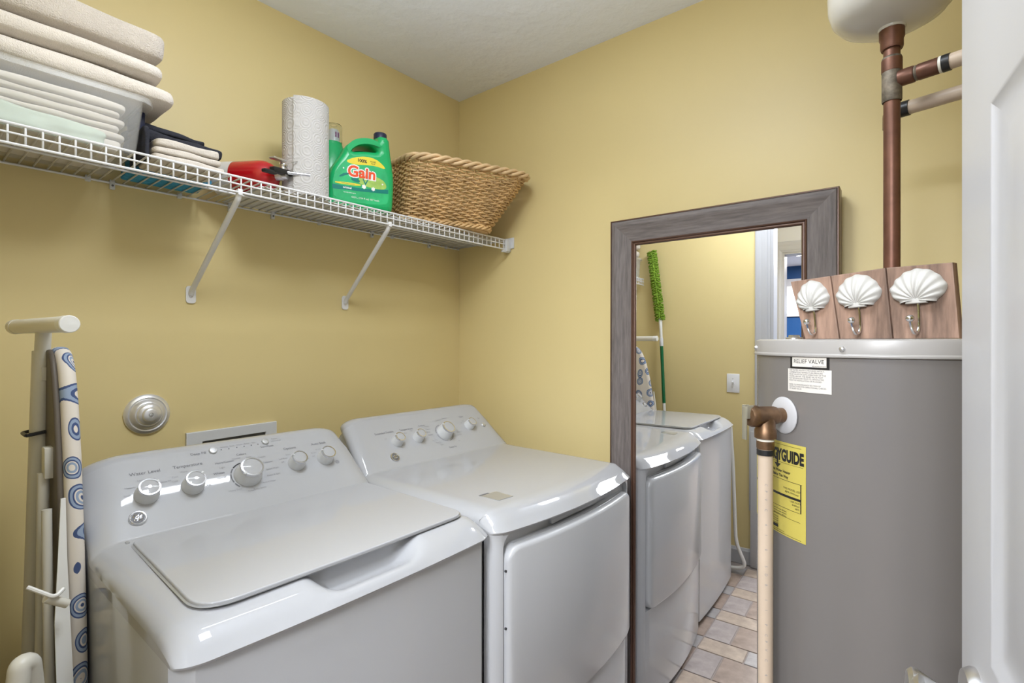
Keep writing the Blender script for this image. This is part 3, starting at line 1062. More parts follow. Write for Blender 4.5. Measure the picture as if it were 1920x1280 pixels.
def clip(x, big):
    g = box(x - .006, x + .006, -.010, 0, SZ - .022 if big else SZ - .012, SZ + .004, .002)
    c = obj('wall_clip', g, M_PLAS, shelf)
    if big:
        obj('screw', lathe([(.0028, 0), (.0028, .002)], 10, axisM((x, -.010, SZ - .012), (0, -1, 0))), M_INK, c)


for xc_, bg in ((-1.376, 0), (-1.324, 1), (-1.163, 0), (-1.022, 1), (-0.886, 1), (-0.716, 0), (-0.49, 1), (-0.391, 0), (-0.192, 1), (-0.089, 0)):
    clip(xc_, bg)
for xt, xb, zf in ((-1.118, -1.132, 1.4545), (-0.632, -0.609, 1.4605)):
    P = [(xt, SY + .004, SZ - .040), (xt, SY + .012, SZ - .055), (xb, -.012, zf + .012), (xb, -.0045, zf)]
    b = obj('support_brace', tube(arcpts(P, .03), 0.0078, 10), M_WIRE, shelf)
    obj('brace_foot', xf(curve_geo([rrect(xb - .0135, xb + .0135, zf - .026, zf + .026, .009)], .0016, .0006), frame((0, -.0028, 0), (1, 0, 0), (0, 0, 1))), M_WIRE, b)
    obj('screw', lathe([(.0042, 0), (.0042, .002), (.002, .003)], 12, axisM((xb, -.0048, zf - .006), (0, -1, 0))), M_STEEL, b)
    obj('brace_hook', box(xt - .006, xt + .006, SY - .004, SY + .010, SZ - .046, SZ - .030, .001), M_WIRE, b)
eb = obj('end_bracket', join(box(-.030, -.004, SY - .012, SY + .006, SZ - .048, SZ + .004, .002), box(-.006, 0, SY - .028, SY + .03, SZ - .034, SZ + .012, .001), box(-.045, -.004, SY - .006, SY + .008, SZ - .052, SZ - .043, .001)), M_PLAS, shelf)

# plastic liner on the right part of the shelf
lx0, lx1 = -1.045, -0.012
lin = obj('shelf_liner', box(lx0, lx1, -0.262, -0.004, SZ + wr, SZ + wr + .0025), M_SHEETP, org=((lx0 + lx1) / 2, -.13, SZ))
tag(lin, 'thin white plastic liner lying on the right part of the wire shelf', 'shelf liner')
DECK = SZ + wr + 0.0003
LDECK = SZ + wr + 0.0028


# ------------------------------------------------------------------ soft goods on the shelf
def soft_slab(x0, x1, y0, y1, z0, z1, r, amp=0.004, fr_=14.0, nx=26, ny=16, seed=0.0, sag=0.0, wave=0.0):
    """rounded pillow-like slab"""
    V, Fc = [], []
    hx, hy, hz = (x1 - x0) / 2, (y1 - y0) / 2, (z1 - z0) / 2
    c = Vector(((x0 + x1) / 2, (y0 + y1) / 2, (z0 + z1) / 2))
    bm = bmesh.new()
    bmesh.ops.create_cube(bm, size=2.0)
    bmesh.ops.subdivide_edges(bm, edges=list(bm.edges), cuts=9, use_grid_fill=True)
    for v in bm.verts:
        p = Vector((v.co.x * hx, v.co.y * hy, v.co.z * hz))
        q = Vector((max(-hx + r, min(hx - r, p.x)), max(-hy + r, min(hy - r, p.y)), max(-hz + min(r, hz), min(hz - min(r, hz), p.z))))
        d = p - q
        if d.length > 1e-9:
            d = d.normalized() * r
            p = q + Vector((d.x, d.y, max(-min(r, hz), min(min(r, hz), d.z * (min(r, hz) / r)))))
        w = p + c
        k = noise.noise_vector(Vector((w.x * fr_ + seed, w.y * fr_ + seed * 2, w.z * fr_ * 1.4 - seed)))
        up = (p.z + hz) / (2 * hz)
        p = p + Vector((k.x * amp, k.y * amp, k.z * amp * (0.25 + 0.75 * up) if up > 0.06 else 0.0))
        p.z -= sag * (p.x / hx + 1) / 2 * up
        p.z += wave * sin(p.x * 60 + p.y * 15 + seed) * up * 0.5
        v.co = p + c
    bmesh.ops.recalc_face_normals(bm, faces=bm.faces)
    return bm2geo(bm)


def soft(name, m, parent=None, org=None, **k):
    o = obj(name, soft_slab(**k), m, parent, org, sharp=180)
    sd = o.modifiers.new('s', 'SUBSURF'); sd.levels = 1; sd.render_levels = 1
    return o


bx0, bx1 = -1.715, -1.338
bin_ = thing('storage_bin', (-1.53, -.16, DECK), 'frosted clear storage bin of folded linens on the shelf end', 'storage bin')


def bin_geo():
    zt = DECK + .138
    th = .0022
    V, Fc = [], []
    rings = []
    def ring(o, z, r):
        k0 = len(V)
        P = rrect(bx0 - o, bx1 + o, -.287 - o * .35, -.032 + o * .35, r, 5)
        for p in P: V.append(Vector((p[0], p[1], z)))
        rings.append(k0)
    for o, z, r in ((-.006, DECK, .02), (0, DECK + .006, .022), (.014, DECK + .120, .028), (.016, zt - .006, .03), (.030, zt - .004, .034), (.032, zt - .014, .034), (.0342, zt - .014, .035), (.032, zt, .034), (.014, zt, .03),
                    (.012, DECK + .120, .026), (-.002, DECK + .008, .02), (-.008, DECK + .003, .02)):
        ring(o, z, r)
    n = 24
    for a, b in zip(rings, rings[1:]):
        for i in range(n):
            j = (i + 1) % n
            Fc.append((a + i, a + j, b + j, b + i))
    Fc.append(tuple(range(n)))
    Fc.append(tuple(rings[-1] + i for i in range(n)))
    return V, Fc


obj('tub', bin_geo(), M_BIN, bin_, sharp=60)
obj('latch', box(bx1 + .018, bx1 + .034, -.215, -.12, DECK + .085, DECK + .132, .004), M_NAVY, bin_)
gi = 'folded linens inside the clear storage bin'
zc = DECK + .0045
hts = [.028, .016, .014, .016, .013, .018]
lf = ['bottom thick', 'second', 'third', 'fourth', 'fifth', 'topmost']
for i, h in enumerate(hts):
    xi = bx1 - .018 - (0.004, 0.000, 0.008, -.002, .006, -.004)[i]
    o = soft('folded_linen', M_LINEN, org=(-1.53, -.15, zc), x0=bx0 + .012, x1=xi, y0=-.258, y1=-.045, z0=zc, z1=zc + h, r=.0075, amp=.0032, fr_=20, seed=i * 3.1, wave=.004)
    tag(o, lf[i] + ' white folded linen in the clear storage bin', 'linen', gi)
    zc += h + .0025
o = soft('mint_cloth', M_MINT, org=(-1.57, -.27, DECK + .03), x0=-1.70, x1=-1.395, y0=-.2785, y1=-.2625, z0=DECK + .005, z1=DECK + .066, r=.012, amp=.007, fr_=26, seed=9, sag=.026)
tag(o, 'pale mint green fabric at the front of the clear bin', 'fabric')
zt = DECK + .1385
tz = [(zt, zt + .052, -1.258, M_TOWEL2, 'thick white folded towel lowest of three on the clear bin'), (zt + .054, zt + .099, -1.283, M_TOWEL2, 'white folded towel in the middle of the three on the bin'),
      (zt + .1005, zt + .179, -1.280, M_TOWEL, 'cream terry towel topmost of three on the bin')]
for i, (a, b, xr, m, lab) in enumerate(tz):
    o = soft('folded_towel', m, org=(-1.5, -.16, a), x0=-1.735, x1=xr, y0=-.290, y1=-.025, z0=a, z1=b, r=.028 if i == 0 else .024, amp=(.006, .008, .011)[i], fr_=(11, 10, 8)[i], seed=20 + i * 5, sag=.006)
    tag(o, lab, 'towel', 'folded towels stacked on the bin')
cl = thing('white_cloth', (-1.24, -.22, DECK), 'ribbed off-white folded cloth beside the clear bin', 'cloth')
zc = DECK
for i, (h, xa, xb_) in enumerate(((.019, -1.309, -1.148), (.018, -1.307, -1.156), (.021, -1.303, -1.160))):
    soft('fold', M_RIB, cl, x0=xa, x1=xb_, y0=-.292, y1=-.165, z0=zc, z1=zc + h, r=.0075, amp=.0025, fr_=45, seed=40 + i, wave=.004)
    zc += h - .0006
bc = thing('blue_cloth', (-1.22, -.09, DECK), 'bright blue crumpled cloth on the wire shelf, near the wall', 'cloth')
soft('fold', M_BLUEC, bc, x0=-1.315, x1=-1.125, y0=-.145, y1=-.020, z0=DECK, z1=DECK + .026, r=.012, amp=.006, fr_=40, seed=51)
soft('fold', M_BLUEC, bc, x0=-1.305, x1=-1.150, y0=-.140, y1=-.026, z0=DECK + .025, z1=DECK + .0565, r=.011, amp=.006, fr_=40, seed=53)
dc = thing('charcoal_cloth', (-1.24, -.15, DECK + .047), 'charcoal dark cloth draped over the white and blue cloths', 'cloth')
soft('fold', M_CHAR, dc, x0=-1.318, x1=-1.126, y0=-.232, y1=-.055, z0=DECK + .0575, z1=DECK + .092, r=.015, amp=.007, fr_=24, seed=61, sag=.006)
soft('fold', M_CHAR, dc, x0=-1.322, x1=-1.165, y0=-.215, y1=-.060, z0=DECK + .088, z1=DECK + .114, r=.012, amp=.007, fr_=28, seed=63, sag=.012)
soft('fold', M_CHAR, dc, x0=-1.3245, x1=-1.3115, y0=-.275, y1=-.150, z0=DECK, z1=DECK + .082, r=.007, amp=.003, fr_=24, seed=65)

# ------------------------------------------------------------------ fire extinguisher lying on the shelf
A0 = Vector((-1.082, -.062, LDECK + .0485)); A1 = Vector((-.990, -.212, LDECK + .0485))
ex = thing('fire_extinguisher', ((A0 + A1) / 2), 'small red fire extinguisher lying on the wire shelf', 'fire extinguisher')
ORG[ex.name] = (A0 + A1) / 2
ax_ = (A1 - A0)
Ln = ax_.length
M = axisM(A0, ax_)
obj('cylinder', lathe([(.030, -.006), (.042, .0), (.0475, .010), (.048, .02), (.048, Ln - .03), (.0455, Ln - .012), (.037, Ln + .004), (.023, Ln + .015), (.014, Ln + .018)], 36, M), M_RED, ex)
obj('data_label', lathe([(.0483, Ln * .05), (.0483, Ln * .40)], 36, M, caps=False), M_PAPER, ex)
d_ = ax_.normalized()
side = Vector((0, 0, 1)).cross(d_).normalized()
V0 = A1 + d_ * .018
obj('valve', join(lathe([(.0125, 0), (.0125, .018), (.010, .020), (.010, .034)], 20, axisM(V0, d_)), tube([V0 + d_ * .02, V0 + d_ * .02 + Vector((0, 0, .030))], .009, 12)), M_STEEL, ex)
obj('gauge', lathe([(.012, 0), (.0125, .004), (.011, .007), (.004, .0075)], 20, axisM(V0 + d_ * .02 + Vector((0, 0, .030)), (0.2, -.3, 1))), M_CHROME, ex)
ld = Vector((-.86, -.35, -.10)).normalized()
hM = frame(V0 + d_ * .026 + Vector((0, 0, .012)), ld, (0, 0, 1))
obj('lever', xf(join(box(-.022, .052, -.010, .006, -.010, .010, .003), box(.040, .086, -.016, -.006, -.008, .008, .003)), hM), M_BLACK, ex)
obj('carry_handle', xf(box(.0, .050, .028, .034, -.010, .010, .002), hM), M_STEEL, ex)
obj('nozzle', tube([V0 + d_ * .024 + Vector((.004, -.006, .010)), V0 + d_ * .024 + Vector((.062, -.034, .010))], .0055, 14), M_CHROME, ex)
obj('pin', tube([V0 + d_ * .03 + Vector((.0, -.01, .034)), V0 + d_ * .03 + Vector((.026, -.016, .046))], .0014, 6), M_CHROME, ex)

# ------------------------------------------------------------------ paper towel roll
PC = Vector((-.883, -.214, LDECK))
pr_ = thing('paper_towel_roll', PC, 'tall white paper towel roll standing on the shelf', 'paper towel roll')
RR, HH = .0685, .292
V, Fc = [], []
N = 72
ring_out, ring_in = [], []
a0 = radians(228)
for i in range(N + 1):
    a = a0 - 2 * pi * i / N
    r = RR - .0045 * i / N
    V += [PC + Vector((r * cos(a), r * sin(a), 0)), PC + Vector((r * cos(a), r * sin(a), HH))]
k0 = len(V)
for i in range(N + 1):
    a = a0 - 2 * pi * i / N
    V += [PC + Vector((.021 * cos(a), .021 * sin(a), 0)), PC + Vector((.021 * cos(a), .021 * sin(a), HH))]
for i in range(N):
    a, b = 2 * i, 2 * i + 2
    Fc.append((a, b, b + 1, a + 1))
    Fc.append((k0 + a, k0 + a + 1, k0 + b + 1, k0 + b))
    Fc.append((a + 1, b + 1, k0 + b + 1, k0 + a + 1))
    Fc.append((a, k0 + a, k0 + b, b))
obj('roll', (V, Fc), M_PTOWEL, pr_, recalc=False, sharp=40)
# loose end of the last sheet, standing a little off the roll
V, Fc = [], []
for i in range(13):
    a = a0 - radians(62) + radians(62) * i / 12
    r = RR + .0008 + .006 * (i / 12) ** 2
    for rr in (r, r - .0010):
        V += [PC + Vector((rr * cos(a), rr * sin(a), 0.001)), PC + Vector((rr * cos(a), rr * sin(a), HH - .001))]
obj('core', lathe([(.0205, .002), (.0205, HH - .002), (.0190, HH - .002), (.0190, .002), (.0205, .002)], 32, Matrix.Translation(PC), caps=False), M_CARD, pr_)
V2, F2 = [], []
for i in range(13):
    a = a0 + radians(44) - radians(44) * i / 12
    r = RR + .0006 + .007 * ((12 - i) / 12) ** 2 * 0 + .0062 * (i / 12 * 0 + (1 - i / 12)) ** 2
    for rr in (r, r - .0009):
        V2 += [PC + Vector((rr * cos(a), rr * sin(a), .001)), PC + Vector((rr * cos(a), rr * sin(a), HH - .001))]
# sheet end starts at angle a0 and wraps over the front
V2, F2 = [], []
ns = 30
for i in range(ns + 1):
    t = i / ns
    a = radians(215) + radians(105) * t
    r = RR + .0075 * (1 - t) ** 1.6 + .0008
    for rr in (r, r - .0010):
        V2 += [PC + Vector((rr * cos(a), rr * sin(a), .0005)), PC + Vector((rr * cos(a), rr * sin(a), HH + .001))]
for i in range(ns):
    b, c = 4 * i, 4 * i + 4
    F2 += [(b, c, c + 1, b + 1), (b + 2, b + 3, c + 3, c + 2), (b + 1, c + 1, c + 3, b + 3), (b, b + 2, c + 2, c)]
F2 += [(0, 1, 3, 2), (4 * ns, 4 * ns + 2, 4 * ns + 3, 4 * ns + 1)]
obj('loose_sheet', (V2, F2), M_PTOWEL, pr_)

# ------------------------------------------------------------------ detergent bottles
GE_ = Vector((.952, -.306, 0)).normalized()
P0 = CAM + Vector((1.113, 1.44, 0))
GM = frame((P0.x, P0.y, LDECK), GE_, (0, 0, 1))       # local x along the face, y up, z = towards the camera
bot = thing('detergent_bottle', (P0.x - .09, P0.y + .06, LDECK), 'large green laundry detergent bottle with open handle and wide label', 'detergent bottle')
outl = [(-.1609, .2052), (-.171, .1807), (-.1909, .1504), (-.2066, .1231), (-.2130, .0959), (-.2154, .0452), (-.2154, .012), (-.205, .0005), (-.06, 0), (-.012, .0), (-.001, .012), (.0015, .0365), (.0046, .1018), (.0024, .1445),
        (-.0087, .2176), (-.0121, .2625), (-.0525, .2625), (-.0520, .2407), (-.0675, .2436), (-.0993, .2431), (-.1304, .2322), (-.1488, .218)]
hole = [(-.1386, .1913), (-.1346, .2014), (-.1202, .2137), (-.0971, .2216), (-.0718, .2227), (-.0568, .2121), (-.0546, .2041), (-.0888, .2018), (-.1202, .1961)]
bd = curve_geo([smooth_closed(outl, 1), smooth_closed(hole, 2)], .026, .020, 4)
obj('bottle_body', xf(bd, GM @ Matrix.Translation((0, 0, -.046))), M_GREEN, bot, sharp=60)
cy = GM @ Matrix.Translation((-.0323, .262, -.046)) @ Matrix.Rotation(-pi / 2, 4, 'X')
obj('bottle_neck', lathe([(.022, -.03), (.021, .004)], 28, cy), M_GREEN, bot)
obj('bottle_cap', lathe([(.0225, .0), (.0225, .018), (.0205, .021), (.004, .0212)], 28, cy), M_CAPB, bot)


def decal(name, loops, lift, m, smooth_it=1):
    return obj(name, xf(curve_geo([smooth_closed(l, smooth_it) for l in loops], .0002), GM @ Matrix.Translation((0, 0, lift))), m, bot, smooth=False)


decal('label', [[(-.2000, .022), (-.2060, .070), (-.1990, .105), (-.1820, .135), (-.1600, .160), (-.1304, .176), (-.0971, .184), (-.0632, .178), (-.0390, .160), (-.0230, .130), (-.0180, .090), (-.0190, .040), (-.030, .026), (-.10, .020)]], .0004, M_LGREEN)
decal('label_glow', [[(-.105, .120), (-.060, .118), (-.030, .105), (-.024, .080), (-.060, .075), (-.118, .082), (-.122, .10)]], .0006, M_LLIME, 2)
decal('label_banner', [[(-.166, .1511), (-.1346, .1695), (-.0971, .1792), (-.0632, .177), (-.0395, .1625), (-.0270, .1470), (-.0632, .1530), (-.0971, .1506), (-.1346, .1447)]], .0007, M_LYEL)
decal('label_band', [[(-.2060, .0710), (-.2050, .0560), (-.1140, .0600), (-.0200, .0655), (-.0195, .0795), (-.1000, .0700)]], .0007, M_TEAL, 0)
decal('label_stripe', [[(-.1960, .0815), (-.1980, .0745), (-.1139, .0765), (-.1139, .0842)]], .0008, M_LYEL, 1)
for sx_, sz_, rr, mm in ((-.103, .077, .009, M_LWHITE), (-.072, .074, .008, M_LWHITE), (-.088, .083, .0065, M_LLIME), (-.047, .105, .006, M_LLIME), (-.170, .128, .003, M_LWHITE), (-.040, .095, .0035, M_LWHITE)):
    P = [(sx_ + rr * (1 if i % 2 else .6) * cos(2 * pi * i / 12), sz_ + rr * (1 if i % 2 else .6) * sin(2 * pi * i / 12)) for i in range(12)]
    decal('label_flower', [P], .0009, mm, 1)
decal('label_leaf', [[(-.187, .098), (-.165, .115), (-.140, .112), (-.160, .108), (-.178, .098)], [(-.150, .098), (-.128, .104), (-.112, .090), (-.135, .088)], [(-.108, .102), (-.098, .082), (-.088, .102), (-.092, .102), (-.098, .090), (-.104, .102)]][0:1], .0009, M_TEAL)
decal('label_leaf', [[(-.150, .098), (-.128, .104), (-.112, .090), (-.135, .088)]], .0009, M_TEAL)
decal('label_leaf', [[(-.108, .102), (-.098, .082), (-.088, .102), (-.092, .102), (-.098, .090), (-.104, .102)]], .0009, M_TEAL, 0)


def btext(name, s, x, z, size, lift, m, bold=0, sx=1.0, sh=0, dep=.0001):
    return obj(name, text_geo(s, size, GM @ Matrix.Translation((x, z, lift)), dep, bold=bold, sx=sx, shear=sh), m, bot, smooth=False)


btext('lettering_outline', 'Gain', -.1110, .1210, .050, .0010, M_LWHITE, bold=.0048, sh=.05)
btext('lettering', 'Gain', -.1110, .1210, .050, .0013, M_LRED, bold=.0015, sh=.05)
btext('lettering', '100%', -.1095, .1615, .0150, .0011, M_BLACK, bold=.0004)
btext('lettering', 'MORE', -.0720, .1645, .0075, .0011, M_BLACK)
btext('lettering', 'PLUS', -.0720, .1580, .0065, .0011, M_BLACK)
btext('lettering', 'original', -.158, .0655, .0095, .0011, M_LWHITE, bold=.0002)
btext('lettering', '4.55 L (154 fl oz) 107 loads', -.098, .037, .0085, .0008, M_LWHITE)
btext('lettering', 'laundry detergent', -.150, .0505, .0055, .0008, M_LWHITE)
btext('lettering', 'fresh scent booster', -.155, .0795, .0055, .0011, M_TEAL)

b2c = Vector((-.716, -.100, LDECK))
b2 = thing('softener_bottle', b2c, 'green bottle with clear dosing cup standing behind the detergent bottle', 'bottle')
obj('bottle_body', lathe([(.048, 0), (.052, .006), (.052, .12), (.052, .16), (.049, .185), (.042, .215), (.033, .24), (.029, .252), (.0285, .258)], 36, Matrix.Translation(b2c) @ Matrix.Diagonal((1.05, .80, 1, 1))), M_GREEN, b2)
obj('spout', lathe([(.020, .256), (.020, .290), (.015, .302), (.010, .303)], 28, Matrix.Translation(b2c)), M_PLAS, b2)
obj('dosing_cup', lathe([(.0285, .258), (.0285, .312), (.026, .318), (.010, .3185), (.010, .317), (.025, .3165), (.0272, .311), (.0272, .258), (.0285, .258)], 32, Matrix.Translation(b2c), caps=False), M_CLEAR, b2)
for dx in (-.004, .005):
    obj('print_mark', box(b2c.x + dx - .0022, b2c.x + dx + .0022, b2c.y - .0207, b2c.y - .0195, b2c.z + .272, b2c.z + .290), M_PURP, b2)

# ------------------------------------------------------------------ wicker basket
BKZ = LDECK
bk = thing('wicker_basket', (-.30, -.19, BKZ), 'tan woven wicker basket in the corner of the wire shelf', 'basket')
PH = radians(-20)
E1, E2 = Vector((cos(PH), sin(PH), 0)), Vector((-sin(PH), cos(PH), 0))


def bask(t, s):
    """t 0..1 height, s 0..1 around"""
    ca, cb = Vector((-.305, -.196, 0)), Vector((-.262, -.277, 0))
    f = t ** 0.9
    c = ca.lerp(cb, f)
    a = .185 + (.247 - .185) * f
    b = .098 + (.149 - .098) * f
    r = .055 + (.080 - .055) * f
    # rounded rectangle by arc length
    ax2, bx2 = a - r, b - r
    per = [2 * bx2, pi * r / 2, 2 * ax2, pi * r / 2] * 2
    tot = sum(per)
    d = (s % 1.0) * tot
    # start at right side bottom, go counter-clockwise
    corners = [((a, -bx2), (0, 1)), None, ((ax2, b), (-1, 0)), None, ((-a, bx2), (0, -1)), None, ((-ax2, -b), (1, 0)), None]
    ctr = [None, (ax2, bx2, 0), None, (-ax2, bx2, 90), None, (-ax2, -bx2, 180), None, (ax2, -bx2, 270)]
    for k in range(8):
        if d <= per[k] or k == 7:
            if corners[k]:
                (px, py), (tx, ty) = corners[k]
                p = (px + tx * d, py + ty * d); nn = (ty, -tx)
            else:
                cx, cy_, a0_ = ctr[k]
                an = radians(a0_) + d / r
                p = (cx + r * cos(an), cy_ + r * sin(an)); nn = (cos(an), sin(an))
            break
        d -= per[k]
    P = c + E1 * p[0] + E2 * p[1]
    Nn = E1 * nn[0] + E2 * nn[1]
    fl_ = (p[1] / b)
    z = BKZ + .008 + t * (.228 + .022 * fl_)
    return Vector((P.x, P.y, z)), Nn


NS = 46
for row in range(25):
    t = .035 + .90 * row / 24
    P = []
    for i in range(NS * 3):
        s = i / (NS * 3)
        p, nn = bask(t + (.006 * sin(i * 2 * pi / 6)), s)
        w = sin(pi * NS * s + pi * row) * .0052
        P.append(p + nn * w)
    obj('weaver', tube(P, .0037, 5, closed=True), M_WICK, bk, sharp=180)
for i in range(NS):
    s = (i + .5) / NS
    obj('stake', tube([bask(.0, s)[0], bask(.33, s)[0], bask(.66, s)[0], bask(.98, s)[0]], .0026, 5), M_WICK, bk, sharp=180)
for k in range(3):          # twisted rim
    P = []
    for i in range(220):
        s = i / 220
        p, nn = bask(1.0, s)
        a = 2 * pi * 12 * s + 2 * pi * k / 3
        P.append(p + nn * (.0085 * cos(a)) + Vector((0, 0, .0085 * sin(a))))
    obj('rim_strand', tube(P, .0068, 7, closed=True), M_WICKR, bk, sharp=180)
for k in range(3):          # foot braid
    P = []
    for i in range(180):
        s = i / 180
        p, nn = bask(.022, s)
        a = 2 * pi * 15 * s + 2 * pi * k / 3
        P.append(p + nn * (.004 + .006 * cos(a)) + Vector((0, 0, .001 + .006 * sin(a))))
    obj('foot_strand', tube(P, .0050, 6, closed=True), M_WICK, bk, sharp=180)
bp = [bask(.01, i / 48)[0] for i in range(48)]
V = [Vector((p.x, p.y, BKZ + .002)) for p in bp] + [Vector((p.x, p.y, BKZ + .008)) for p in bp]
obj('base', (V, [tuple(range(48)), tuple(range(48, 96))[::-1]] + [(i, (i + 1) % 48, 48 + (i + 1) % 48, 48 + i) for i in range(48)]), M_WICK, bk, smooth=False)

# ------------------------------------------------------------------ leaning mirror
BETA, ALPHA = radians(1.6), radians(0.3)
mir = thing('floor_mirror', (-.0857, -1.1701, 0), 'tall floor mirror in a grey weathered wood frame, against the right wall', 'mirror', rot=(0, ALPHA, BETA))
# local: glass plane x = 0 facing -x; y along the wall; z up
y0m, y1m, z0m, z1m = -.360, .3225, .003, 1.7345      # outer
FWD = .0925
prof_wood = [(.004, .040), (.004, -.010), (.008, -.0145), (.018, -.0165), (.027, -.0135), (.034, -.0115), (.062, -.0085), (.074, -.0080), (.0775, -.0075), (.0775, .006)]
prof_bead = [(.0772, .004), (.0772, -.0085), (.0795, -.0105), (.0825, -.0090), (.0845, -.0065), (.0875, -.0070), (.0905, -.0045), (FWD, -.0008), (FWD, .004)]
prof_edge = [(0, .045), (0, -.010), (.0015, -.0125), (.0045, -.0125), (.0045, .045)]


def rail_geo(a, b, ia, ib, prof):
    V, Fc = [], []
    n = len(prof)
    for base, ins in ((a, ia), (b, ib)):
        for d, h in prof:
            V.append(Vector((h, base[0] + ins[0] * d, base[1] + ins[1] * d)))
    for i in range(n):
        j = (i + 1) % n
        Fc.append((i, j, n + j, n + i))
    Fc += [tuple(range(n)), tuple(range(n, 2 * n))]
    return V, Fc


cn = [(y1m, z1m), (y0m, z1m), (y0m, z0m), (y1m, z0m)]
ins = [(-1, -1), (1, -1), (1, 1), (-1, 1)]
for i in range(4):
    j = (i + 1) % 4
    m = M_FRAMEH if i % 2 == 0 else M_FRAME
    rl = obj('frame_rail', rail_geo(cn[i], cn[j], ins[i], ins[j], prof_wood), m, mir, local=True, sharp=30)
    obj('inner_bead', rail_geo(cn[i], cn[j], ins[i], ins[j], prof_bead), M_BEAD, rl, local=True, sharp=60)
    obj('outer_edge', rail_geo(cn[i], cn[j], ins[i], ins[j], prof_edge), M_BEAD, rl, local=True, sharp=30)
q = FWD - .006
obj('glass', box(0, .004, y0m + q, y1m - q, z0m + q, z1m - q), M_MIRROR, mir, local=True, smooth=False)
obj('backing', box(.0045, .012, y0m + .05, y1m - .05, z0m + .05, z1m - .05), M_CARD, mir, local=True, smooth=False)

# ------------------------------------------------------------------ water heater
HC = Vector((-.368, -1.657, 0))
HR = .255
ht = thing('water_heater', HC, 'tall grey cylindrical water heater in front of the mirror', 'water heater')
HM = Matrix.Translation(HC)
obj('jacket', lathe([(HR - .01, 0), (HR, .004), (HR, 1.2905)], 128, HM), M_HEAT, ht, sharp=30)
obj('lid', lathe([(HR + .001, 1.2840), (HR + .0045, 1.2848), (HR + .0055, 1.2875), (HR + .0045, 1.2900), (HR + .0030, 1.2912), (HR + .0030, 1.3125), (HR + .0015, 1.3165), (HR - .006, 1.3185), (.10, 1.3185)], 128, HM), M_LID, ht, sharp=50)


def cylp(deg, z, R=HR):
    a = radians(deg)
    return Vector((HC.x + R * cos(a), HC.y + R * sin(a), z))


def rad(deg):
    a = radians(deg)
    return Vector((cos(a), sin(a), 0))


for dg in (167.2, 76.0, 112.0):
    obj('screw', lathe([(.005, 0), (.005, .002), (.0035, .0045), (.001, .005)], 14, axisM(cylp(dg, 1.3005, HR + .0030), rad(dg))), M_STEEL, ht)


def patch(name, d0, d1, z0, z1, m, lift=.0006, parent=None, n=14):
    V, Fc = [], []
    for i in range(n + 1):
        d = d0 + (d1 - d0) * i / n
        V += [cylp(d, z0, HR + lift), cylp(d, z1, HR + lift), cylp(d, z1, HR + lift - .0005), cylp(d, z0, HR + lift - .0005)]
    for i in range(n):
        a, b = 4 * i, 4 * i + 4
        for k in range(4):
            k2 = (k + 1) % 4
            Fc.append((a + k, a + k2, b + k2, b + k))
    Fc += [(0, 1, 2, 3), (4 * n, 4 * n + 1, 4 * n + 2, 4 * n + 3)]
    return obj(name, (V, Fc), m, parent or ht, sharp=40)


def wrap_text(s, size, deg, z, lift, bold=0.0, sx=1.0, align='CENTER', rot=0.0):
    V, Fc = text_geo(s, size, Matrix.Rotation(rot, 4, 'Z'), align=align, bold=bold, sx=sx)
    out = []
    for v in V:
        out.append(cylp(deg + math.degrees(v.x / HR), z + v.y, HR + lift))
    return out, Fc


vl = patch('valve_label_border', 144.2, 162.2, 1.2615, 1.2865, M_BLACK, .0007)
patch('valve_label', 145.4, 161.1, 1.2650, 1.2835, M_PAPER, .0011, vl)
obj('lettering', join(wrap_text('RELIEF VALVE', .0105, 153.2, 1.2752, .0014), wrap_text('SEE INSTRUCTIONS', .0030, 158.0, 1.2668, .0014)), M_BLACK, vl, smooth=False, recalc=False)['kind'] = 'stuff'
nl = patch('notice_label', 142.9, 163.1, 1.2163, 1.2605, M_PAPER, .0007)
lines = ['THE WATER HEATER IS PROVIDED WITH A', 'COMBINATION TEMPERATURE-PRESSURE', 'RELIEF VALVE FOR SAFE OPERATION OF THE', 'WATER HEATER. THE RELIEF VALVE MUST', 'NOT BE REMOVED FROM ITS DESIGNATED', 'POINT OF INSTALLATION OR PLUGGED.', '', 'REFER TO MAINTENANCE SECTION OF', 'INSTRUCTIONS FOR OPERATIONAL CHECKS', 'OF RELIEF VALVE.']
gs = []
for i, s in enumerate(lines):
    if s:
        gs.append(wrap_text(s, .0039, 143.7, 1.2578 - i * .0040, .0011, sx=.98, align='LEFT'))
obj('lettering', join(*gs), M_INK, nl, smooth=False, recalc=False)['kind'] = 'stuff'
eg = patch('energy_label', 108.0, 152.2, .9235, 1.1110, M_YEL, .0007, None, 24)
gs = [wrap_text('ENERGYGUIDE', .0315, 151.3, 1.0835, .0012, bold=.0016, sx=.60, align='RIGHT'),
      wrap_text('Estimated Energy Use of this Water Heater', .0078, 130.0, 1.0520, .0012, sx=.92, bold=.0002), wrap_text('Compares to Others Shown Below This Way', .0078, 129.0, 1.0425, .0012, sx=.86, bold=.0002),
      wrap_text('THIS MODEL USES', .0055, 145.0, 1.0200, .0012), wrap_text('4879 kWh/year', .0055, 145.0, 1.0135, .0012),
      wrap_text('USES MOST', .0050, 147.0, .9975, .0012), wrap_text('ENERGY', .0050, 147.3, .9915, .0012), wrap_text('4879', .0050, 148.0, .9855, .0012)]
for i in range(3):
    gs.append(wrap_text('Water heaters that use fewer kWh per year are more efficient', .0042, 130.0, .9730 - i * .0048, .0012))
for i in range(5):
    gs.append(wrap_text('Based on standard U.S. tests and national averages', .0040, 128.0, .9560 - i * .0046, .0012, sx=.95))
for i in range(2):
    gs.append(wrap_text('Important: removal of this label before purchase violates federal law', .0034, 130.0, .9310 - i * .0040, .0012))
obj('lettering', join(*gs), M_BLACK, eg, smooth=False, recalc=False)['kind'] = 'stuff'
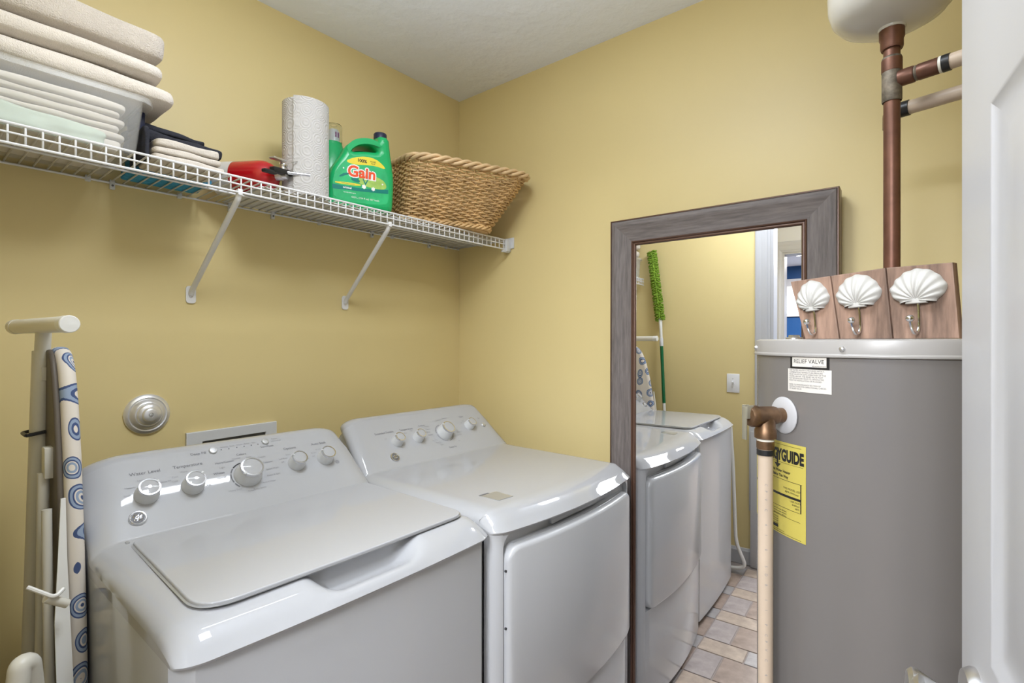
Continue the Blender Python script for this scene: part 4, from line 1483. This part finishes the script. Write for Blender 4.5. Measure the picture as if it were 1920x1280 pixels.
gs = []
for d0, d1, z0, z1 in ((110, 150, 1.1050, 1.1056), (110, 127, 1.0690, 1.0695), (133, 151, 1.0690, 1.0695), (110, 150.5, 1.0350, 1.0358), (110, 150.0, 1.0020, 1.0068), (149.6, 150.1, .9800, 1.0350), (110, 150.0, .9790, .9797), (110, 149.6, .9610, .9616), (131, 136.5, .9340, .9400), (110, 150, .9265, .9271)):
    V, Fc = [], []
    for i in range(9):
        d = d0 + (d1 - d0) * i / 8
        V += [cylp(d, z0, HR + .0012), cylp(d, z1, HR + .0012)]
    Fc = [(2 * i, 2 * i + 2, 2 * i + 3, 2 * i + 1) for i in range(8)]
    gs.append((V, Fc))
# the arrow hanging from the letter
V = [cylp(d, z, HR + .0013) for d, z in ((135.6, 1.092), (136.6, 1.092), (136.6, 1.0655), (138.4, 1.0655), (136.1, 1.0565), (133.8, 1.0655), (135.6, 1.0655))]
gs.append((V, [(0, 1, 2, 6), (2, 3, 4), (4, 5, 6), (2, 4, 6)]))
obj('label_rules', join(*gs), M_BLACK, eg, smooth=False, recalc=False)['kind'] = 'stuff'
# relief valve with its discharge pipe
VD = 140.2
vd = rad(VD)
vc = cylp(VD, 1.1655)
obj('valve_escutcheon', lathe([(.0370, 0), (.0370, .0015), (.0345, .0035), (.018, .0045)], 40, axisM(vc, vd)), M_TRIM, ht)
vb = obj('relief_valve', join(lathe([(.0150, .002), (.0150, .020)], 24, axisM(vc, vd)), lathe([(.0165, .018), (.0185, .024), (.0190, .060), (.0215, .064), (.0215, .074), (.0185, .080), (.010, .082)], 28, axisM(vc, vd)),
                              lathe([(.0185, .0), (.0185, -.024), (.0205, -.028), (.0205, -.044), (.0165, -.046)], 28, Matrix.Translation(vc + vd * .042))), M_BRASS, ht)
lv = vc + vd * .078
sd_ = Vector((-vd.y, vd.x, 0))
LM = frame(lv + vd * .006, sd_, (0, 0, 1))
obj('test_lever', join(xf(box(-.0065, .0065, -.046, .020, .003, .0062, .0012), LM), xf(box(-.0085, -.0060, -.004, .022, -.010, .005, .0008), LM), xf(box(.0060, .0085, -.004, .022, -.010, .005, .0008), LM)), M_LEVER, vb)
obj('lever_pin', tube([lv + Vector((0, 0, .012)) - sd_ * .011, lv + Vector((0, 0, .012)) + sd_ * .011], .0026, 10), M_STEEL, vb)
pc = vc + vd * .042
dpz = pc.z - .044
dpp = obj('discharge_pipe', tube([pc + Vector((0, 0, -.060)), Vector((pc.x, pc.y, .05))], .0140, 24), M_CPVC, ht)
obj('pipe_collar', lathe([(.0162, -.006), (.0162, .0)], 28, Matrix.Translation((pc.x, pc.y, dpz))), M_CREAM, dpp)
obj('pipe_adapter', lathe([(.0160, -.022), (.0168, -.020), (.0168, -.006), (.0160, -.006)], 28, Matrix.Translation((pc.x, pc.y, dpz))), M_BRASS, dpp)
obj('pipe_band', lathe([(.0163, -.034), (.0163, -.0235)], 28, Matrix.Translation((pc.x, pc.y, dpz))), M_BLACK, dpp)
gs = []
tocam = Vector((-.96, -.29, 0)).normalized()
for i in range(44):
    z = 1.03 - i * .0165 + (.004 if i % 3 else 0)
    if i % 9 == 7: continue
    Mx = frame(Vector((pc.x, pc.y, z)) + tocam * .01425, (0, 0, -1), Vector((0, 0, 1)).cross(tocam))
    gs.append(text_geo('CPVC 4120 SDR 11 PIPE'[i % 18: i % 18 + 1] or 'I', .0070, Mx))
obj('pipe_print', join(*gs), M_INKL, dpp, smooth=False, recalc=False)['kind'] = 'stuff'
obj('drain_cover', lathe([(.03, 0), (.03, .004), (.02, .006)], 20, axisM(cylp(175, .16), rad(175))), M_PLAS, ht)
# hexagon plug on the lid
hxp = Vector((-.468, -1.494, 1.3185))
obj('anode_plug', join(lathe([(.0165, 0), (.0165, .0035), (.0150, .0045)], 24, Matrix.Translation(hxp)), lathe([(.0115, .004), (.0115, .0085), (.010, .0095)], 6, Matrix.Translation(hxp))), M_STEEL, ht, sharp=30)

# ------------------------------------------------------------------ copper riser, tee, side pipes
RC = CAM + Vector((1.2240, .0635, 0)); RC.z = 0
rz = thing('copper_riser', (RC.x, RC.y, 1.3185), 'old brown copper riser pipe between the heater lid and tank', 'pipe')
obj('pipe', tube([(RC.x, RC.y, 1.3185), (RC.x, RC.y, 1.915)], .0135, 24), M_COPPER, rz)
obj('coupling', lathe([(.0170, 1.872), (.0185, 1.876), (.0185, 1.890), (.0205, 1.894), (.0205, 1.913)], 24, Matrix.Translation(RC)), M_COPPER, rz)
obj('tee', lathe([(.0150, 1.772), (.0162, 1.774), (.0162, 1.855), (.0150, 1.857)], 24, Matrix.Translation(RC)), M_VERD, rz)
obj('sleeve', lathe([(.0166, 1.829), (.0168, 1.831), (.0168, 1.853)], 24, Matrix.Translation(RC)), M_COPPER, rz)
bd_ = Vector((-.235, -.972, 0)).normalized()
bs = Vector((RC.x, RC.y, 1.812))
obj('branch', tube([bs, bs + bd_ * .085], .0118, 20), M_COPPER, rz)
obj('branch_socket', lathe([(.0150, .012), (.0152, .034), (.0140, .036)], 24, axisM(bs, bd_)), M_COPPER, rz)
obj('branch_socket', lathe([(.0140, .041), (.0146, .043), (.0146, .070), (.0138, .072)], 24, axisM(bs, bd_)), M_COPPER, rz)
obj('branch_ring', lathe([(.0130, .036), (.0142, .0385), (.0130, .041)], 24, axisM(bs, bd_)), M_VERD, rz)
obj('branch_collar', lathe([(.0148, .0725), (.0148, .0765)], 24, axisM(bs, bd_)), M_CREAM, rz)
obj('branch_band', lathe([(.0150, .077), (.0150, .088)], 24, axisM(bs, bd_)), M_BLACK, rz)
obj('plastic_pipe', tube([bs + bd_ * .086, bs + bd_ * .330], .0135, 20), M_CPVC, rz)
for z in (1.856, 1.7735):
    obj('joint_ring', lathe([(.0152, z - .0015), (.0160, z), (.0152, z + .0015)], 24, Matrix.Translation(RC)), M_VERD, rz)
# second riser close behind, with its own plastic pipe
R2 = RC + Vector((.098, .006, 0))
r2 = thing('rear_riser', (R2.x, R2.y, 1.3185), 'second copper riser close behind the copper pipe, with cream pipe', 'pipe')
obj('pipe', tube([(R2.x, R2.y, 1.3185), (R2.x, R2.y, 1.775)], .0130, 20), M_COPPER, r2)
obj('elbow', tube(arcpts([(R2.x, R2.y, 1.755), (R2.x, R2.y, 1.787), Vector((R2.x, R2.y, 1.787)) + bd_ * .018], .017), .0150, 18), M_COPPER, r2)
e0 = Vector((R2.x, R2.y, 1.787)) + bd_ * .017
obj('pipe_band', lathe([(.0152, 0), (.0152, .014)], 20, axisM(e0, bd_)), M_BLACK, r2)
obj('plastic_pipe', tube([e0 + bd_ * .010, e0 + bd_ * .330], .0135, 20), M_CPVC, r2)

# expansion tank
et = thing('expansion_tank', (RC.x, RC.y, 1.915), 'off-white round expansion tank on top of the copper riser', 'expansion tank')
obj('shell', lathe([(.016, 1.913), (.040, 1.916), (.065, 1.923), (.085, 1.934), (.098, 1.950), (.1045, 1.972), (.1055, 2.0), (.1055, 2.22), (.098, 2.26), (.075, 2.29), (.03, 2.305)], 64, Matrix.Translation(RC)), M_TANK, et, sharp=60)
obj('seam_band', lathe([(.1057, 2.10), (.1075, 2.104), (.1075, 2.116), (.1057, 2.12)], 64, Matrix.Translation(RC), caps=False), M_TANK, et)
obj('collar', lathe([(.0215, 1.909), (.0225, 1.911), (.0225, 1.924), (.0210, 1.926)], 24, Matrix.Translation(RC)), M_TANK, et)

# ------------------------------------------------------------------ shell hook rack on the heater
hp0 = CAM + Vector((1.15, -.03, 0)); hpd = Vector((.11, .287, 0)).normalized()
ZB = 1.3188
HKM = frame((hp0.x, hp0.y, ZB), -hpd, (0, 0, 1))   # x runs right in the picture, y up, z towards the camera
hk = thing('shell_hook_rack', (hp0.x + .05, hp0.y + .14, ZB), 'brown plank rack with three white shell hooks on the heater', 'hook rack')
pl_ = [((-.2930, .1255), (-.2092, .1288), (-.1915, .0), (-.2610, .0)), ((-.2078, .1290), (-.1094, .1330), (-.0978, .0), (-.1900, .0)), ((-.1080, .1330), (-.0075, .1298), (.0018, .0), (-.0962, .0))]
for k, P in enumerate(pl_):
    g = curve_geo([list(P)], .0075, .0016, 1)
    obj('plank', xf(g, HKM @ Matrix.Translation((0, .0002, -.009 - .0008 * k))), M_PLANK, hk, sharp=30)


def scallop(cx, cz, w, h, tilt):
    """fan shell: hinge at the bottom, ribs radiating up"""
    V, Fc = [], []
    NA, NR_ = 61, 9
    for i in range(NA):
        u = -1 + 2 * i / (NA - 1)
        a = u * radians(100)
        rib = .5 + .5 * cos(u * pi * 10)
        ell = 1 / sqrt((cos(a) / (.86 * h)) ** 2 + (sin(a) / (.54 * w)) ** 2)
        rr = ell * (1 - .42 * sstep(radians(62), radians(100), abs(a))) * (1 + .022 * rib)
        for j in range(NR_):
            t = j / (NR_ - 1)
            x = sin(a) * rr * t
            z = -.37 * h + cos(a) * rr * t
            dome = .016 * sin(pi * min(1, .16 + .84 * t)) ** .75 * (1 - .35 * abs(u)) + .002
            y = dome + .0032 * rib * sstep(0, .35, t) * (1 - .15 * t)
            V.append((x, z, y))
    for i in range(NA - 1):
        for j in range(NR_ - 1):
            a = i * NR_ + j
            Fc.append((a, a + 1, a + NR_ + 1, a + NR_))
    b = len(V)
    # closed back
    for i in range(NA):
        V.append((V[i * NR_ + NR_ - 1][0], V[i * NR_ + NR_ - 1][1], -.001))
    for i in range(NA - 1):
        Fc.append((i * NR_ + NR_ - 1, (i + 1) * NR_ + NR_ - 1, b + i + 1, b + i))
    M = HKM @ Matrix.Translation((cx, cz, 0)) @ Matrix.Rotation(tilt, 4, 'Z')
    fan = ([M @ Vector(v) for v in V], Fc)
    ear = xf(curve_geo([[(-.19 * w, -.47 * h), (.19 * w, -.47 * h), (.17 * w, -.30 * h), (.09 * w, -.27 * h), (-.09 * w, -.27 * h), (-.17 * w, -.30 * h)]], .0045, .002, 2), M @ Matrix.Translation((0, 0, .0055)))
    return join(fan, ear), M


for cx, cz, w, h, tl in ((-.2440, .0900, .066, .066, .10), (-.1555, .0925, .080, .066, .06), (-.0570, .0930, .085, .064, .03)):
    g, M = scallop(cx, cz, w, h, tl)
    s_ = obj('shell', g, M_SHELL, hk, sharp=70)
    zb = -cz + .010
    P = [M @ Vector(p) for p in ((0, -.40 * h, .002), (.001, -.62 * h, .0022), (.001, zb + .012, .003), (.0005, zb + .001, .009), (-.001, zb - .001, .017), (-.002, zb + .008, .024), (-.003, zb + .020, .026))]
    hh_ = obj('hook', tube(arcpts(P, .008, 4), .0024, 8), M_CHROME, hk)
    c_ = M @ Vector((-.003, zb + .026, .026))
    obj('hook_ball', lathe([(.0006 + .0062 * sin(pi * i / 10), -.0062 * cos(pi * i / 10)) for i in range(11)], 16, Matrix.Translation(c_)), M_CHROME, hh_)
obj('hanger_tab', xf(box(-.225, -.205, .095, .108, -.020, -.0185), HKM), M_STEEL, hk)

# ------------------------------------------------------------------ ironing board beside the washer
def off(x, y, z): return Vector((CAM.x + x, CAM.y + y, z))


ib = thing('ironing_board', off(.19, 1.40, 0), 'folded ironing board with blue paisley cover beside the washer', 'ironing board')
near, far = off(.2180, 1.245, 1.3465), off(.1850, 1.580, 1.3465)
tb = obj('foot_bar', tube([near, far], .0155, 20), M_CREAM, ib)
ud = (near - far).normalized()
obj('foot_cap', lathe([(.0163, -.02), (.0163, .003), (.0150, .0045), (.002, .005)], 24, axisM(near, ud)), M_LEGW, tb)
obj('foot_cap', lathe([(.0163, -.02), (.0163, .003), (.0150, .0045), (.002, .005)], 24, axisM(far, -ud)), M_CREAM, tb)


def oval_tube(a, b, rx, ry):
    a, b = Vector(a), Vector(b)
    V, Fc = [], []
    N = 18
    for p in (a, b):
        for k in range(N):
            t = 2 * pi * k / N
            V.append(p + Vector((rx * cos(t), ry * sin(t), 0)))
    Fc = [(k, (k + 1) % N, N + (k + 1) % N, N + k) for k in range(N)] + [tuple(range(N))[::-1], tuple(range(N, 2 * N))]
    return V, Fc


obj('main_leg', oval_tube(off(.2045, 1.41, 1.295), off(.1720, 1.41, .03), .0155, .0215), M_LEG, ib)
obj('leg_socket', oval_tube(off(.2070, 1.41, 1.334), off(.2050, 1.41, 1.285), .0130, .017), M_LEG, ib)
obj('socket_pin', box(off(.2, 0, 0).x, off(.211, 0, 0).x, off(0, 1.386, 0).y, off(0, 1.392, 0).y, 1.235, 1.262, .001), M_LEG, ib)
obj('strap', tube(arcpts([off(.178, 1.385, 1.128), off(.216, 1.385, 1.134), off(.216, 1.436, 1.134), off(.178, 1.436, 1.128), off(.178, 1.386, 1.128)], .006), .0035, 6), M_BLACK, ib)
# board: nose up, near edge towards the doorway
bz = [1.3030, 1.298, 1.288, 1.270, 1.245, 1.20, 1.10, .95, .80, .65, .50, .35, .20, .15, .13]
hwid = [.012, .032, .050, .066, .080, .098, .124, .150, .172, .186, .194, .194, .188, .170, .14]
YB = 1.405


def board(t0, t1, shrink, nose):
    V, Fc = [], []
    L_ = [(YB - w + shrink, z - (nose if i == 0 else 0)) for i, (z, w) in enumerate(zip(bz, hwid))]
    R_ = [(YB + w - shrink, z - (nose if i == 0 else 0)) for i, (z, w) in reversed(list(enumerate(zip(bz, hwid))))]
    loop = L_ + R_
    n = len(loop)
    def xat(z): return .2125 + (z - .2) * .004
    rr = (t1 - t0) / 2
    for k in range(9):
        a = -pi / 2 + pi * k / 8
        ins = rr * (1 - cos(a))
        dx = (t0 + t1) / 2 + rr * sin(a)
        for y, z in loop:
            s = 1 if y < YB else -1
            V.append(off(xat(z) + dx, y + s * ins * .9, z - ins * .6 * (1 if z > .7 else -1)))
    for k in range(8):
        for i in range(n):
            j = (i + 1) % n
            Fc.append((k * n + i, k * n + j, (k + 1) * n + j, (k + 1) * n + i))
    Fc += [tuple(range(n)), tuple(8 * n + i for i in range(n))]
    return V, Fc


obj('padded_cover', board(.001, .0295, 0, 0), M_PAIS, ib, sharp=70)
obj('metal_deck', board(-.0090, .0015, .012, .020), M_DECK, ib, sharp=70)
# slender folded legs, rim strip, stretchers
obj('leg', tube([off(.196, 1.335, 1.060), off(.188, 1.305, .70), off(.180, 1.27, .30), off(.172, 1.26, .03)], .0095, 12), M_LEG, ib)
obj('leg_bracket', box(off(.194, 0, 0).x, off(.212, 0, 0).x, off(0, 1.315, 0).y, off(0, 1.345, 0).y, 1.050, 1.110, .003), M_LEG, ib)
obj('leg', tube([off(.1930, 1.285, 1.00), off(.190, 1.235, .60), off(.192, 1.20, .04)], .0080, 10), M_LEG, ib)
V, Fc = [], []
for i in range(9):
    t = i / 8
    z = 1.02 - t * .86
    w = .003 + .016 * sstep(0, .30, t)
    y = 1.262 - .075 * sstep(0, .5, t)
    for dx, dy in ((-w, 0), (.004, 0), (.004, .004), (-w, .004)):
        V.append(off(.2125 + dx, y + dy, z))
for i in range(8):
    for k in range(4):
        Fc.append((4 * i + k, 4 * i + (k + 1) % 4, 4 * i + 4 + (k + 1) % 4, 4 * i + 4 + k))
Fc += [(0, 1, 2, 3), (32, 33, 34, 35)]
obj('rim_strip', (V, Fc), M_LEGW, ib, sharp=30)
u_leg = [off(.150, .83, .845), off(.150, .815, .60), off(.146, .80, .18), off(.138, .745, .045), off(.135, .82, .022), off(.135, .95, .022)]
obj('leg', tube(arcpts(u_leg, .05), .0100, 14), M_LEGW, ib)
obj('cross_bar', tube([off(.178, 1.195, .868), off(.208, 1.20, .845)], .0075, 10), M_CREAM, ib)
obj('catch_wire', tube(arcpts([off(.1560, 1.205, .892), off(.1890, 1.185, .868), off(.2020, 1.195, .876)], .012), .0036, 8), M_LEGW, ib)
obj('foot_cap', tube(arcpts([off(.138, 1.16, .745), off(.142, 1.165, .782), off(.155, 1.175, .776), off(.170, 1.20, .62)], .018), .0155, 16), M_CREAM, ib)

# ------------------------------------------------------------------ dust mop leaning on the door wall (seen in the mirror)
mt, mb_ = Vector((WX + .030, -.366, 1.935)), Vector((WX + .042, -.432, 1.470))
mop = thing('dust_mop', (WX + .08, -.56, 0), 'bright green chenille dust mop leaning upside down on the left wall', 'mop')
dm = (mb_ - mt)
obj('mop_plate', tube([mt + dm * .03, mt + dm * .97], .012, 8), M_GREENT, mop)
rnd = random.Random(3)
V, Fc = [], []
dmn = dm.normalized()
mx_ = Vector((0, 1, 0)); mx_ = (mx_ - dmn * mx_.dot(dmn)).normalized()
mz_ = mx_.cross(dmn)
for i in range(44):
    t = (i + .5) / 44
    for k in range(9):
        a = -pi * .95 + 2 * pi * k / 9 + rnd.uniform(-.2, .2)
        p = mt + dm * (t + rnd.uniform(-.006, .006))
        d1 = mx_ * cos(a) * 1.7 + mz_ * sin(a) * .8
        q = p + d1 * .020 + Vector((0, 0, -.004)) + dmn * rnd.uniform(-.004, .008)
        if q.x < WX + .004: q.x = WX + .004
        g = tube([p + d1 * .006, (p + q) / 2, q], [.005, .0062, .0040], 5)
        b = len(V)
        V += g[0]
        Fc += [tuple(x + b for x in f) for f in g[1]]
ch = obj('chenille_head', (V, Fc), M_GREENT, mop, recalc=False, sharp=180)
ch['kind'] = 'stuff'
pe = Vector((WX + .075, -.472, .89))
pd = (pe - mb_)
obj('swivel', tube([mb_ - dm * .02, mb_ + pd * .10, mb_ + pd * .26], [.013, .010, .009], 12), M_LEGW, mop)
obj('collar', lathe([(.011, 0), (.0125, .01), (.0125, .05), (.010, .055)], 14, axisM(mb_ + pd * .20, pd)), M_PLAS, mop)
obj('pole', tube([mb_ + pd * .27, mb_ + pd * .925], .0105, 12), M_GPOLE, mop)
obj('pole_section', tube([mb_ + pd * .92, pe + pd * 1.46], .0100, 12), M_LEGW, mop)
